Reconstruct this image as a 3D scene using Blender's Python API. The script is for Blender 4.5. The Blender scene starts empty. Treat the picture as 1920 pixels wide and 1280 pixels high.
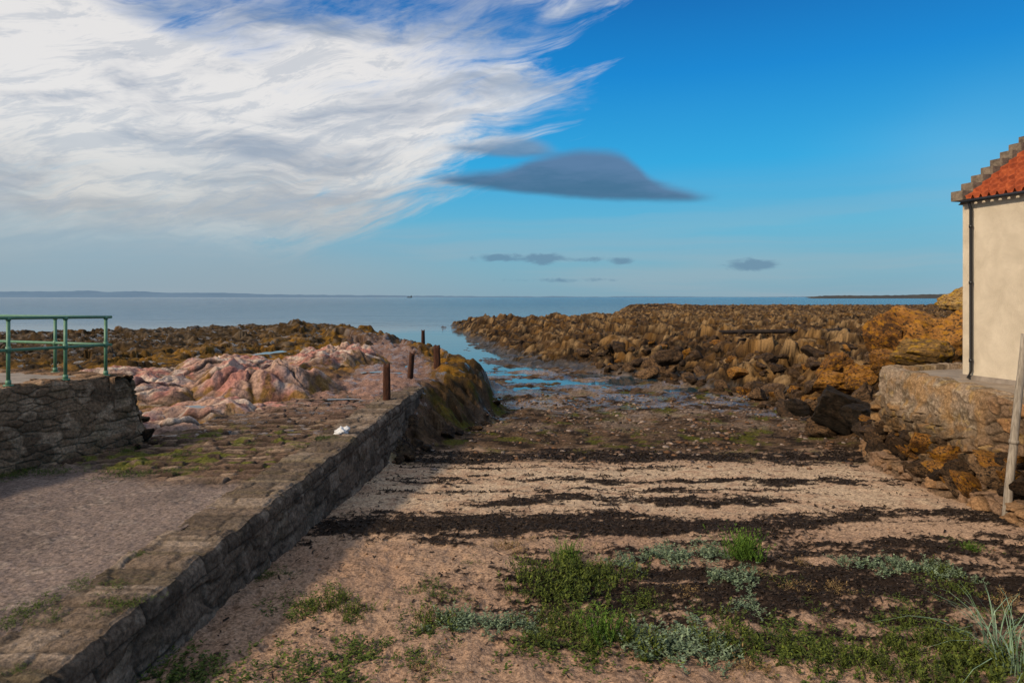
import bpy, bmesh, math, random
import numpy as np
from mathutils import Vector
random.seed(7); rng=np.random.default_rng(7)
sc=bpy.context.scene
COL=sc.collection
# ------------------------------------------------------------ noise
def h2(ix,iy,seed=0):
    n=(ix.astype(np.int64)*374761393+iy.astype(np.int64)*668265263+int(seed)*974711+12345)&0xffffffff
    n=((n^(n>>13))*1274126177)&0xffffffff
    n=((n^(n>>15))*2246822519)&0xffffffff
    return ((n^(n>>16))&0xffff)/65535.0
def perlin(x,y,seed=0):
    xi=np.floor(x).astype(np.int64); yi=np.floor(y).astype(np.int64)
    xf=x-xi; yf=y-yi
    u=xf*xf*xf*(xf*(xf*6-15)+10); v=yf*yf*yf*(yf*(yf*6-15)+10)
    def g(i,j):
        a=h2(xi+i,yi+j,seed)*6.2831853
        return np.cos(a)*(xf-i)+np.sin(a)*(yf-j)
    return ((g(0,0)*(1-u)+g(1,0)*u)*(1-v)+(g(0,1)*(1-u)+g(1,1)*u)*v)*1.5
def fbm(x,y,o=4,seed=0,gain=.5):
    s=0;a=1;t=0
    for i in range(o):
        s=s+a*perlin(x,y,seed+i*17); t+=a; a*=gain; x=x*2.03+5.1; y=y*2.03-3.7
    return s/t
def ridged(x,y,o=4,seed=0,gain=.55):
    s=0;a=1;t=0
    for i in range(o):
        s=s+a*(1-2*np.abs(perlin(x,y,seed+i*17))); t+=a; a*=gain; x=x*2.1+5.1; y=y*2.1-3.7
    return s/t
def worley(x,y,seed=0):
    xi=np.floor(x).astype(np.int64); yi=np.floor(y).astype(np.int64)
    f1=np.full(x.shape,9.);f2=np.full(x.shape,9.);idv=np.zeros(x.shape)
    for i in (-1,0,1):
        for j in (-1,0,1):
            cx=xi+i+.1+.8*h2(xi+i,yi+j,seed); cy=yi+j+.1+.8*h2(xi+i,yi+j,seed+5)
            d=np.hypot(x-cx,y-cy); c=h2(xi+i,yi+j,seed+9)
            n=d<f1
            f2=np.where(n,f1,np.minimum(f2,d)); idv=np.where(n,c,idv); f1=np.where(n,d,f1)
    return f1,f2,idv
def ss(a,b,x):
    t=np.clip((x-a)/(b-a),0,1); return t*t*(3-2*t)
def lerp(a,b,t): return a+(b-a)*t
def mixc(c,col,m):
    return c*(1-m[...,None])+np.array(col)*m[...,None]
def saw(c,k=.22):
    s=c-np.floor(c); return np.where(s<k,s/k,(1-s)/(1-k))
# ------------------------------------------------------------ mesh helpers
def finish(ob,mat=None,parent=None,**k):
    if mat: ob.data.materials.append(mat)
    COL.objects.link(ob)
    if parent: ob.parent=parent
    for a,b in k.items(): ob[a]=b
    return ob
def grid_mesh(name,P,col=None,smooth=True,flip=False):
    n,m=P.shape[:2]
    me=bpy.data.meshes.new(name)
    me.vertices.add(n*m); me.vertices.foreach_set('co',P.reshape(-1).astype(np.float32))
    i=np.arange(n*m).reshape(n,m)
    q=np.stack([i[:-1,:-1],i[:-1,1:],i[1:,1:],i[1:,:-1]],-1).reshape(-1,4)
    if flip: q=q[:,::-1]
    f=len(q)
    me.loops.add(4*f); me.loops.foreach_set('vertex_index',q.reshape(-1).astype(np.int32))
    me.polygons.add(f); me.polygons.foreach_set('loop_start',np.arange(0,4*f,4,dtype=np.int32))
    me.polygons.foreach_set('use_smooth',np.full(f,smooth))
    me.update(calc_edges=True)
    if col is not None: setcol(me,col)
    return me
def setcol(me,col):
    c=me.color_attributes.new(name='Col',type='FLOAT_COLOR',domain='POINT')
    col=col.reshape(-1,col.shape[-1])
    if col.shape[1]==3: col=np.concatenate([col,np.full((len(col),1),.8)],1)
    c.data.foreach_set('color',col.reshape(-1).astype(np.float32))
def poly_mesh(name,V,F,col=None,smooth=False):
    me=bpy.data.meshes.new(name)
    V=np.asarray(V,dtype=np.float32); k=F.shape[1]; f=len(F)
    me.vertices.add(len(V)); me.vertices.foreach_set('co',V.reshape(-1))
    me.loops.add(k*f); me.loops.foreach_set('vertex_index',F.reshape(-1).astype(np.int32))
    me.polygons.add(f); me.polygons.foreach_set('loop_start',np.arange(0,k*f,k,dtype=np.int32))
    me.polygons.foreach_set('use_smooth',np.full(f,smooth))
    me.update(calc_edges=True)
    if col is not None: setcol(me,col)
    return me
def bm_obj(name,bm,mat,parent=None,smooth=False,**k):
    me=bpy.data.meshes.new(name); bm.normal_update(); bm.to_mesh(me); bm.free()
    if smooth:
        for p in me.polygons: p.use_smooth=True
    return finish(bpy.data.objects.new(name,me),mat,parent,**k)
def add_box(bm,c,ax,ay,az,sx,sy,sz,bev=0):
    vs=[]
    ax,ay,az=Vector(ax),Vector(ay),Vector(az); c=Vector(c)
    for i in (-1,1):
        for j in (-1,1):
            for k in (-1,1):
                vs.append(bm.verts.new(c+ax*i*sx/2+ay*j*sy/2+az*k*sz/2))
    F=[(0,1,3,2),(4,6,7,5),(0,4,5,1),(2,3,7,6),(0,2,6,4),(1,5,7,3)]
    fs=[bm.faces.new([vs[a] for a in f]) for f in F]
    if bev:
        es=list({e for f in fs for e in f.edges})
        bmesh.ops.bevel(bm,geom=es,offset=bev,segments=2,affect='EDGES')
def add_tube(bm,pts,r,n=12,cap=True):
    rings=[]
    pts=[Vector(p) for p in pts]
    rr=r if isinstance(r,(list,tuple)) else [r]*len(pts)
    for i,p in enumerate(pts):
        d=(pts[min(i+1,len(pts)-1)]-pts[max(i-1,0)]).normalized()
        a=d.cross(Vector((0,1,0))) if abs(d.z)>=.9 else d.cross(Vector((0,0,1)))
        a.normalize(); b=d.cross(a).normalized()
        rings.append([bm.verts.new(p+(a*math.cos(t)+b*math.sin(t))*rr[i]) for t in [2*math.pi*j/n for j in range(n)]])
    for i in range(len(rings)-1):
        for j in range(n):
            f=bm.faces.new([rings[i][j],rings[i][(j+1)%n],rings[i+1][(j+1)%n],rings[i+1][j]]); f.smooth=True
    if cap:
        bm.faces.new(rings[0][::-1]); bm.faces.new(rings[-1])
# ------------------------------------------------------------ node DSL
class T:
    def __init__(s,tree): s.t=tree; s.n=tree.nodes; s.l=tree.links
    def put(s,sock,v):
        if isinstance(v,X): s.l.new(v.s,sock)
        else: sock.default_value=v
    def m(s,op,*a,clamp=False):
        nd=s.n.new('ShaderNodeMath'); nd.operation=op; nd.use_clamp=clamp
        for i,v in enumerate(a): s.put(nd.inputs[i],v)
        return X(s,nd.outputs[0])
    def sm(s,a,b,x,lo=0.,hi=1.):
        nd=s.n.new('ShaderNodeMapRange'); nd.interpolation_type='SMOOTHSTEP'
        s.put(nd.inputs[0],x); s.put(nd.inputs[1],a); s.put(nd.inputs[2],b); s.put(nd.inputs[3],lo); s.put(nd.inputs[4],hi)
        return X(s,nd.outputs[0])
    def noise(s,v,scale,detail=4,rough=.5,dist=0,color=False):
        nd=s.n.new('ShaderNodeTexNoise'); s.put(nd.inputs['Vector'],v)
        nd.inputs['Scale'].default_value=scale; nd.inputs['Detail'].default_value=detail
        nd.inputs['Roughness'].default_value=rough; nd.inputs['Distortion'].default_value=dist
        return X(s,nd.outputs[1 if color else 0])
    def vec(s,x,y,z=0.):
        nd=s.n.new('ShaderNodeCombineXYZ')
        for i,v in enumerate((x,y,z)): s.put(nd.inputs[i],v)
        return X(s,nd.outputs[0])
    def sep(s,v):
        nd=s.n.new('ShaderNodeSeparateXYZ'); s.put(nd.inputs[0],v); return [X(s,o) for o in nd.outputs]
    def mix(s,f,a,b,mode='MIX'):
        nd=s.n.new('ShaderNodeMix'); nd.data_type='RGBA'; nd.blend_type=mode
        s.put(nd.inputs[0],f)
        for i,v in ((6,a),(7,b)):
            if not isinstance(v,X) and len(v)==3: v=(*v,1)
            s.put(nd.inputs[i],v)
        return X(s,nd.outputs[2])
    def scale(s,v,f):
        nd=s.n.new('ShaderNodeVectorMath'); nd.operation='SCALE'; s.put(nd.inputs[0],v); s.put(nd.inputs[3],f); return X(s,nd.outputs[0])
    def ramp(s,x,stops,interp='LINEAR'):
        nd=s.n.new('ShaderNodeValToRGB'); s.put(nd.inputs[0],x); cr=nd.color_ramp; cr.interpolation=interp
        while len(cr.elements)<len(stops): cr.elements.new(.5)
        for e,(p,c) in zip(cr.elements,stops): e.position=p; e.color=(*c,1)
        return X(s,nd.outputs[0])
    def curve(s,x,pts):
        nd=s.n.new('ShaderNodeFloatCurve'); s.put(nd.inputs[1],x); c=nd.mapping.curves[0]
        pts=sorted(pts)
        c.points[0].location=pts[0]; c.points[-1].location=pts[-1]
        for p in pts[1:-1]: c.points.new(*p)
        nd.mapping.update(); return X(s,nd.outputs[0])
    def tc(s,k='Object'):
        nd=s.n.new('ShaderNodeTexCoord'); return X(s,nd.outputs[k])
    def bump(s,h,strength=.5,dist=.02,normal=None):
        nd=s.n.new('ShaderNodeBump'); nd.inputs['Strength'].default_value=strength; nd.inputs['Distance'].default_value=dist
        s.put(nd.inputs['Height'],h)
        if normal: s.put(nd.inputs['Normal'],normal)
        return X(s,nd.outputs[0])
class X:
    def __init__(s,t,sock): s.t=t; s.s=sock
    def __add__(s,o): return s.t.m('ADD',s,o)
    __radd__=__add__
    def __sub__(s,o): return s.t.m('SUBTRACT',s,o)
    def __rsub__(s,o): return s.t.m('SUBTRACT',o,s)
    def __mul__(s,o): return s.t.m('MULTIPLY',s,o)
    __rmul__=__mul__
    def __truediv__(s,o): return s.t.m('DIVIDE',s,o)
def newmat(name):
    m=bpy.data.materials.new(name); m.use_nodes=True
    t=T(m.node_tree); b=m.node_tree.nodes['Principled BSDF']
    return m,t,b
def mat_col(name,var=.35,vs=30,bs=((6,.6,.03),(50,.5,.008)),detail=4):
    m,t,b=newmat(name)
    a=t.n.new('ShaderNodeAttribute'); a.attribute_name='Col'
    o=t.tc()
    n1=t.noise(o,vs,detail,.7)
    f=t.sm(.28,.72,n1,1-var,1+var)
    t.put(b.inputs['Base Color'],t.scale(X(t,a.outputs['Color']),f))
    al=X(t,a.outputs['Alpha'])
    t.put(b.inputs['Roughness'],al)
    t.put(b.inputs['Specular IOR Level'],t.sm(.62,.35,al)*.5+.04)
    nn=None
    for s_,st,d in bs: nn=t.bump(t.noise(o,s_,3,.65),st,d,nn)
    t.put(b.inputs['Normal'],nn)
    return m
def mat_simple(name,c1,c2,scale=8,rough=.7,bs=20,bst=.3,bd=.01,spec=.2,metal=0,detail=4,c3=None,stretch=None):
    m,t,b=newmat(name); o=t.tc()
    if stretch:
        x,y,z=t.sep(o); o=t.vec(x*stretch[0],y*stretch[1],z*stretch[2])
    n=t.noise(o,scale,detail,.65,.3)
    st=[(.32,c1),(.68,c2)]
    if c3: st=[(.28,c1),(.5,c3),(.72,c2)]
    t.put(b.inputs['Base Color'],t.ramp(n,st))
    b.inputs['Roughness'].default_value=rough; b.inputs['Specular IOR Level'].default_value=spec; b.inputs['Metallic'].default_value=metal
    t.put(b.inputs['Normal'],t.bump(t.noise(o,bs,detail,.65),bst,bd))
    return m
# ------------------------------------------------------------ terrain functions (eye at z=0)
YB=np.array([0,6,8,11,17.5,28,33,42,50,70,120,400]);ZB=np.array([-3.45,-3.5,-3.55,-3.72,-4.15,-4.67,-4.94,-5.02,-5.10,-5.6,-7,-9.])
def zb(Y): return np.interp(Y,YB,ZB)
def polyd(poly,x,y):
    d=np.full(x.shape,1e9); ins=np.zeros(x.shape,bool); n=len(poly)
    for i in range(n):
        x1,y1=poly[i]; x2,y2=poly[(i+1)%n]
        dx,dy=x2-x1,y2-y1
        t=np.clip(((x-x1)*dx+(y-y1)*dy)/(dx*dx+dy*dy),0,1)
        d=np.minimum(d,np.hypot(x-x1-t*dx,y-y1-t*dy))
        c=((y1>y)!=(y2>y)); 
        if y2!=y1: ins^= c&(x<(x2-x1)*(y-y1)/(y2-y1)+x1)
    return np.where(ins,d,-d)
RP=[(-17,123),(-9.2,90),(-4.9,65),(-.4,50.5),(8.2,43.5),(12.2,33),(10.9,25),(10.3,20.5),(9.9,18.6),(9.6,16),(9.0,-5),(500,-5),(500,340),(190,350),(44,300),(25,194),(14,160),(4,128),(-5,129)]
LP=[(-3.9,-5),(-3.6,15.2),(-2.7,16.8),(-1.4,21),(-.45,27.6),(-.9,34),(-4.2,52),(-9.8,72),(-19,96),(-31,108),(-38,98),(-50,86),(-62,78),(-140,62),(-140,-5)]
def bump2(x,y,cx,cy,rx,ry,h): return h*np.exp(-((x-cx)/rx)**2-((y-cy)/ry)**2)
def H(x,y,masks=False):
    b=zb(y)
    amp=ss(14,30,y)
    b=b+ fbm(x*.5,y*.5,4,3)*.05+fbm(x*2.2,y*2.2,3,8)*lerp(.055,.03,ss(9,12,y))
    b=b+ amp*(fbm(x*.22,y*.34,4,21)*.30+np.maximum(0,ridged(x*.9,y*1.0,3,31)-.35)*.13)
    wx=x+fbm(x*.25,y*.25,3,41)*3*ss(15,40,y); wy=y+fbm(x*.25,y*.25,3,43)*3*ss(20,40,y)
    dr=polyd(RP,wx,wy); dl=polyd(LP,wx,wy)
    rg=ridged(x*.16+y*.05,y*.28-x*.05,4,51); rg2=ridged(x*.7,y*.7,4,61); rg3=fbm(x*3,y*3,3,63)
    c0=x*.90+y*.42; d0=y*.90-x*.42
    c=c0+fbm(x*.08,y*.08,3,44)*4
    brk=fbm(d0*.1,c0*.3,3,45)
    st1=saw(c/4.6+brk*.8,.2)*np.clip(.7+brk*1.6,.05,1.3); st2=saw(c/1.35+.3+fbm(x*.4,y*.4,2,47)*.8,.2)
    f1,f2,i1=worley(c/1.2+rg3*.25,d0/1.9+rg3*.25,48); cr1=1-ss(0,.16,f2-f1)
    g1,g2,i2=worley(c/.5+rg3*.15,d0/.65,49); cr2=1-ss(0,.16,g2-g1)
    tilt=(f1*(i1-.4)*.4)
    blocks=(i1-.5)*.36-cr1*.15+(i2-.5)*.18-cr2*.05+tilt
    cap=np.interp(y,[0,17,22,32,60,110,170,230,300,400],[-3.0,-3.0,-3.1,-3.7,-4.15,-4.2,-4.8,-4.15,-4.55,-5])
    k=ss(18,24,y)
    cap=cap+(rg*lerp(.12,.45,ss(30,80,y))+rg2*.14+blocks+st1*.8+st2*.22)*k+rg3*.10
    cap=cap+bump2(x,y,-5.8,98,3.2,6,1.25)+bump2(x,y,48,240,22,18,.9)+bump2(x,y,1,88,6,5,.4)+bump2(x,y,16,27,4,5,.4)
    wr=lerp(4.2,10,ss(25,60,y)); wr=np.where(y<18,.5,wr)
    mr=np.clip((dr/wr+.1)/1.1,0,1); mr=lerp(mr,ss(0,1,mr),.5)
    cl=np.interp(y,[0,20,26,40,60,90,110],[-3.1,-3.1,-3.2,-3.6,-3.95,-4.1,-4.4])
    kl=ss(14,24,y)
    cl=cl+(rg*.3+rg2*.16+blocks*lerp(.2,.9,ss(26,42,y))+st2*.10+st1*.4*ss(30,50,y))*kl+rg3*.07
    cl=cl-ss(-14,-40,x)*.3*ss(20,40,y)
    cl=cl+bump2(x,y,-24,74,3,3.5,1.1)+bump2(x,y,-13,58,2.6,3.0,.8)+bump2(x,y,-30,70,2.4,2.6,.75)
    wl=lerp(.3,2.4,ss(15,20,y)); wl=wl+ss(35,60,y)*4
    ml=ss(0,1,dl/wl)
    bank=ml*(1-ml)*4*ss(15,19,y)
    bankr=np.clip(mr*(1-mr)*4,0,1)*ss(18,22,y)
    z=lerp(b,cap,mr); z=lerp(z,cl,ml)
    z=z+bank*(rg2*.2+(i2-.5)*.3+(i1-.5)*.3)+bankr*((i1-.5)*.3-cr1*.12+(i2-.5)*.22+rg2*.12)*(1-ml)
    z=np.where((x<-3.2)&(y<17.5),np.minimum(z,-3.15),z)
    far=ss(330,390,y); z=lerp(z,-9,far)
    if masks: return z,mr,ml,rg,rg2,dr,dl,np.maximum(cr1,cr2*.5),i1,i2,st1,st2,bank
    return z
def H1(x,y): return float(H(np.array([float(x)]),np.array([float(y)]))[0])
def pix(px,py,it=20):
    Y=12.
    for _ in range(it*3): Y=.5*Y+.5*(-float(zb(Y))*1280/(py-557))
    return (px-960)/1280*Y,Y
def wrack(x,y):
    n=fbm(x*1.3,y*3.2,4,71); n2=fbm(x*.35,y*.9,3,73); f=fbm(x*9,y*14,3,75); br=fbm(x*.8,y*2,3,76)
    yy=y+n2*.8+n*.6
    def band(y0,w,xa,xb,k=1,bk=1.):
        return (k+bk*br*1.5)*(1-ss(w*.4,w*1.45,np.abs(yy-y0)))*ss(xa-.8,xa+.4,x)*(1-ss(xb-.5,xb+.8,x))
    w=np.maximum.reduce([band(17.8,.8,-3.5,10,1.05,.9),band(15.0,.16,-2.5,2.2,.8),band(14.7,.25,1.8,8,.95),band(12.9,.28,-.5,5.0,.9),
       band(11.1,.7,-3.1,4.2,1.15,.6),band(11.7,.4,4.4,9,.9),band(12.2,.2,-3,0,.6),band(16.3,.15,-3,4,.6),band(10.0,.4,4.0,9,.95),band(13.8,.2,-2.6,6,.45)])
    gau=np.exp(-((x-3.9)/4.1)**4-((y-8.4)/1.2)**2)
    pat=gau*1.2+n*1.0+br*.9-.08
    w=np.maximum(w,np.clip(pat,0,1)*(gau>.1))
    w=w+f*1.05*(w>.03)-.12+ (n>.25)*.2*(w>.05)
    return np.clip(ss(.2,.55,w),0,1)
# ------------------------------------------------------------ ground mesh
def build_ground():
    u=np.linspace(-.98,.98,880)
    Yr=4.2*np.exp(np.linspace(0,math.log(400/4.2),1000))
    U,Y=np.meshgrid(u,Yr); Xw=U*Y
    Z,mr,ml,rg,rg2,dr,dl,cr1,i1,i2,st1,st2,bank=H(Xw,Y,True)
    x,y=Xw,Y
    big=fbm(x*.4,y*.8,4,101); med=fbm(x*2.5,y*3.5,4,103); fine=fbm(x*12,y*16,2,105)
    C=np.zeros(x.shape+(3,))+np.array((.37,.245,.16))
    C=mixc(C,(.26,.16,.105),ss(-.15,.2,big)*.7)
    C=mixc(C,(.27,.17,.112),(1-ss(9.4,11,y+big))*.6)  # near sand darkened: the foreground's overall shade is put into its colour
    C=mixc(C,(.50,.37,.25),ss(11,13,y)*(1-ss(16,18,y))*ss(-.3,.2,med+big)*.8)
    C=mixc(C,(.05,.032,.022),ss(.25,.37,fine+.5*med)*.55)
    R=np.full(x.shape,.9)
    mud=ss(16.2,19.6,y+big*2.2+med*1.6)
    b2=fbm(x*.45,y*.35,4,102)
    mc=np.zeros_like(C)+np.array((.10,.06,.034))
    mc=mixc(mc,(.024,.015,.009),ss(-.15,.2,fbm(x*1.6,y*1.3,4,104)))
    mc=mixc(mc,(.19,.125,.08),ss(.05,.3,b2)*(.6)*ss(-.2,.1,fine+med))
    mc=mixc(mc,(.075,.075,.008),ss(.10,.28,fbm(x*.9,y*.7,4,107)+.4*med)*.8*(1-ss(36,42,y)))
    mc=mixc(mc,(.21,.15,.11),ss(.0,.22,fbm(x*.35,y*.28,3,109)+.3*med+.004*(y-26))*.75*ss(20,25,y)*ss(-3,2,x))
    mc=mixc(mc,(.016,.010,.006),ss(.05,.3,fine+.5*med)*.65)
    C=C*(1-mud[...,None])+mc*mud[...,None]
    wet=ss(23,32,y+big*8)
    R=lerp(R,.14,wet*ss(-.12,.1,b2+.5*med))
    w=wrack(x,y)*(1-mr)*(1-ml)
    C=mixc(C,(.013,.009,.007),w*.97)
    hrel=fbm(x*.9,y*.9,5,111); h3=fbm(x*.22,y*.3,4,113); h5=fbm(x*2.2,y*2.2,3,119)
    rc=np.zeros_like(C)+np.array((.075,.041,.017))
    rc=mixc(rc,(.013,.009,.006),ss(-.2,.15,hrel+.3*h5+.5*h3))
    rc=mixc(rc,(.27,.17,.08),ss(.45,.95,i2*.45+.4*st1+.9*hrel+.5*h5+.05)*.85)
    rc=mixc(rc,(.15,.070,.012),ss(.0,.25,fbm(x*.45,y*.45,4,115)+.3*h5)*.4)
    rc=mixc(rc,(.28,.14,.04),(i1>.8)*.4*ss(60,30,y)*ss(-.1,.2,h5+hrel))
    rc=mixc(rc,(.007,.005,.004),np.clip(cr1*1.0+ss(.1,-.4,rg2)*.5+ss(.35,.0,st1)*.45+ss(.2,0,st2)*.35,0,1)*.92)
    low=1-ss(-4.85,-4.35,Z+hrel*.4); rc=mixc(rc,(.022,.016,.009),low*.75)
    C=C*(1-mr[...,None])+rc*mr[...,None]; 
    mrs=ss(0,.12,mr)
    C=C*(1-mrs[...,None])+rc*mrs[...,None]
    lc=np.zeros_like(C)+np.array((.14,.072,.011))
    lc=mixc(lc,(.032,.019,.007),ss(-.12,.2,hrel+.4*h5))
    lc=mixc(lc,(.27,.125,.012),ss(.02,.25,fbm(x*.35,y*.3,4,117)+.2*h5)*.75*ss(.55,.2,h3+.3))
    lc=mixc(lc,(.024,.015,.008),ss(.0,.3,h3+h5*.3)*.85*ss(30,50,y))
    lc=mixc(lc,(.035,.023,.012),ss(-16,-26,x+h3*10)*.8)
    lc=mixc(lc,(.20,.145,.095),ss(.25,.5,i2*.3+hrel)*.5*ss(30,45,y))
    lc=mixc(lc,(.03,.018,.006),ss(.2,.6,bank)*ss(.15,-.15,hrel+h5*.4)*.8)
    lc=mixc(lc,(.010,.007,.005),np.clip(cr1*.8+ss(.1,-.4,rg2)*.6,0,1)*.8)
    tx=np.interp(y,[18,24,30,40,50,60],[-4.2,-4.3,-5.0,-7.4,-10,-13])
    tr=(1-ss(.8,1.5,np.abs(x-tx)/(.9+.015*y)+.5*med))*ss(17,20,y)*(1-ss(48,60,y))
    lc=mixc(lc,(.17,.105,.088),tr*.85)
    lc=mixc(lc,(.25,.145,.11),ss(30,19,y)*ss(-3.2,-4,x)*.85*ss(-.3,.1,med+.1))
    C=C*(1-ml[...,None])+lc*ml[...,None]
    R=lerp(R,.7,np.maximum(mrs,ml)); R=np.where(low*np.maximum(mrs,ml)>.4,.45,R)
    R=np.where((tr*ml>.3)&(h5<-.15),.12,R)
    R=np.where((ml>.8)&(y>24)&(fbm(x*1.3,y*.8,3,141)<-.32),.12,R)
    C=np.clip(C,0.004,1)
    f1_,f2_,_=worley(x/.34+med*.5,y/.38+med*.5,131); tramp=(1-ss(10.2,11.5,y))*(1-w)*(1-mr)*(1-ml)*ss(-.25,.1,fbm(x*.7,y*.7,2,133)+.1)
    Z=Z-tramp*(1-ss(.05,.42,f1_))*.035
    Z=Z+med*.04*np.maximum(mr,ml)+w*.02*(fine+.4)+fine*.012*(1-mr)*(1-ml)
    P=np.stack([x,y,Z],-1)
    def ring(row,yy,zz):
        r=row.copy(); r[:,0]=u*yy; r[:,1]=yy; r[:,2]=zz; return r
    P=np.concatenate([P,ring(P[-1],3000,-30)[None],ring(P[-1],40000,-60)[None]],0)
    A=np.concatenate([C,R[...,None]],-1); A=np.concatenate([A,A[-1:],A[-1:]],0)
    return grid_mesh('ground',P,A)
M_ground=mat_col('ground_sand_and_reef',.5,26,((5,.6,.06),(34,.8,.03)))
finish(bpy.data.objects.new('ground',build_ground()),M_ground,kind='structure')
# ------------------------------------------------------------ sea
m,t,b=newmat('sea_water')
o=t.tc(); x,y,z=t.sep(o)
b.inputs['IOR'].default_value=1.33
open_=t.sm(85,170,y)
w1=t.noise(t.vec(x*.2,y*.7),.6,5,.7,.4); w2=t.noise(t.vec(x*.6,y),3.0,3,.6); w3=t.noise(t.vec(x*.012,y*.05),1,6,.75)
slick=t.noise(t.vec(x*.004,y*.012),1,5,.7,.5); rip=t.noise(t.vec(x*.03,y*.12),1,4,.75)
sl_=t.sm(.38,.62,slick*.5+rip*.5)
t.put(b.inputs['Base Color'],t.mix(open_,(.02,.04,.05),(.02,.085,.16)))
t.put(b.inputs['Specular IOR Level'],open_*(sl_*.5-.28)+.62)
nb=t.n.new('ShaderNodeBump'); nb.inputs['Distance'].default_value=1.6
t.put(nb.inputs['Strength'],open_*.8+.01); t.put(nb.inputs['Height'],w1+w3*4)
nb2=t.n.new('ShaderNodeBump'); nb2.inputs['Distance'].default_value=.05
t.put(nb2.inputs['Strength'],open_*.4+.04); t.put(nb2.inputs['Height'],w2); t.put(nb2.inputs['Normal'],X(t,nb.outputs[0]))
t.put(b.inputs['Normal'],X(t,nb2.outputs[0]))
t.put(b.inputs['Roughness'],t.sm(80,500,y,.03,.14))
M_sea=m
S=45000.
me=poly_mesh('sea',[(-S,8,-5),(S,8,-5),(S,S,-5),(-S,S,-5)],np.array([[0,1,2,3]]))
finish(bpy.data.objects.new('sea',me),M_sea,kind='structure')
# ------------------------------------------------------------ stone patterns
def bricks(s,tt,L,Hh,seed,warp=.03,gap=.1):
    s=s+fbm(s*2,tt*2,2,seed+3)*warp*2; tt=tt+fbm(s*1.5+9,tt*2,3,seed+5)*warp
    r=np.floor(tt/Hh); off=h2(r.astype(np.int64),r.astype(np.int64)*0,seed)*7
    Lr=L*(.6+.9*h2(r.astype(np.int64),r.astype(np.int64)*0+3,seed))
    c=np.floor(s/Lr+off)
    fs=(s/Lr+off)-c; ft=tt/Hh-r
    e=np.minimum(np.minimum(fs,1-fs)*Lr,np.minimum(ft,1-ft)*Hh)
    idv=h2(c.astype(np.int64),r.astype(np.int64),seed+7); id2=h2(c.astype(np.int64),r.astype(np.int64),seed+11)
    return ss(0,gap*Hh*1.6,e),idv,id2
def stonewall(name,path,n2d,prof_face,prof_top,srange,ns,colfun,L,Hh,nt=70,ntop=40,disp=.05,worl=False,seed=1,mat=None,geom=True,emod=None,warp=.05,cope=None,lowrock=None,hid=.6,**k):
    zbot,ztop,batter=prof_face; width,=prof_top
    s=srange[0]+(srange[1]-srange[0])*np.linspace(0,1,ns)
    if geom: s=srange[0]*np.exp(np.linspace(0,math.log(srange[1]/srange[0]),ns))
    px_,py_=path(s); nx,ny=n2d(s); z0=zbot(s); z1=ztop(s)
    tf=np.linspace(0,1,nt); P=[];C=[]
    S_=s[:,None]+0*tf[None]; Tz=z0[:,None]+(z1-z0)[:,None]*tf[None]
    def pat(S_,Tz,L,Hh,sd):
        if worl:
            f1,f2,idv=worley(S_/L+fbm(S_*2,Tz*2,2,sd)*.4,Tz/Hh+fbm(S_*2+5,Tz*2,2,sd+1)*.4,sd)
            return ss(.02,.2,f2-f1),idv,h2((idv*9999).astype(np.int64),(idv*0).astype(np.int64),sd)
        return bricks(S_,Tz,L,Hh,sd,warp,.12)
    Tpat=Tz if worl else Tz-z1[:,None]
    e,i1,i2=pat(S_,Tpat,L,Hh,seed)
    hide=ss(.02,.22,fbm(S_*.9,Tz*1.6,3,seed+60)); e=lerp(e,1.,hide*hid)
    if cope:
        ck,j1,j2=bricks(S_,0*Tpat+.5*cope,cope*4.6,cope,seed+2,.03,.1)
        top_=ss(-cope-.01,-cope+.01,Tpat)
        e=lerp(e,np.minimum(ck,ss(0,.03,np.abs(Tpat+cope))),top_); i1=lerp(i1,.6+.4*j1,top_); i2=lerp(i2,j2,top_)
    if emod is not None:
        q=emod(S_,Tz); e=lerp(e,1.,q); i1=lerp(i1,.5,q); i2=lerp(i2,.5,q)
    ro=fbm(S_*6,Tz*8,4,seed+20); wear=fbm(S_*1.3,Tz*2,4,seed+22)
    wr_=.07+.05*fbm(S_*2.5,S_*0,3,seed+24)
    rnd=ss(1-wr_,1,tf[None]+0*S_)
    d=e*disp*(.4+i1)+ro*disp*.8+wear*disp*1.2-rnd*disp*(1.0+1.1*i2)+(1-tf[None])*batter
    if lowrock: d=d+lowrock(S_,Tz)
    X_=px_[:,None]+nx[:,None]*d; Y_=py_[:,None]+ny[:,None]*d
    Zf=Tz+rnd*fbm(S_*2.2,S_*0+3,4,seed+26)*.05
    P.append(np.stack([X_,Y_,Zf],-1)); C.append(colfun(S_,Tz,e,i1,i2,ro,0))
    tt=np.linspace(0.0,1,ntop); W=tt*width
    S2=s[:,None]+0*tt[None]; W2=W[None]+0*S2
    e,i1,i2=bricks(W2+10+.2*fbm(S2*.5,W2,2,9),S2,.5,.42,seed+40,.07,.10) if not worl else pat(S2,W2,L,Hh*1.3,seed+40)
    if emod is not None:
        q=emod(S2,S2*0); e=lerp(e,1.,q)
    ro2=fbm(S2*6,W2*8,4,seed+50)
    zz=z1[:,None]+(e*.025*(.3+i1)+ro2*.02)*ss(0,.06,tt)[None]+Zf[:,-1:]-Tz[:,-1:]-.0
    X_=X_[:,-1:]-nx[:,None]*(W2+.01); Y_=Y_[:,-1:]-ny[:,None]*(W2+.01)
    P.append(np.stack([X_,Y_,zz],-1)); C.append(colfun(S2,zz,e,i1,i2,ro2,1))
    B=P[-1][:,-1:].copy(); B[...,2]-=1.2; P.append(B); C.append(C[-1][:,-1:])
    P=np.concatenate(P,1); C=np.concatenate(C,1)
    me=grid_mesh(name,P,C,flip=k.pop('flip',False))
    return finish(bpy.data.objects.new(name,me),mat,**k)
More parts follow.
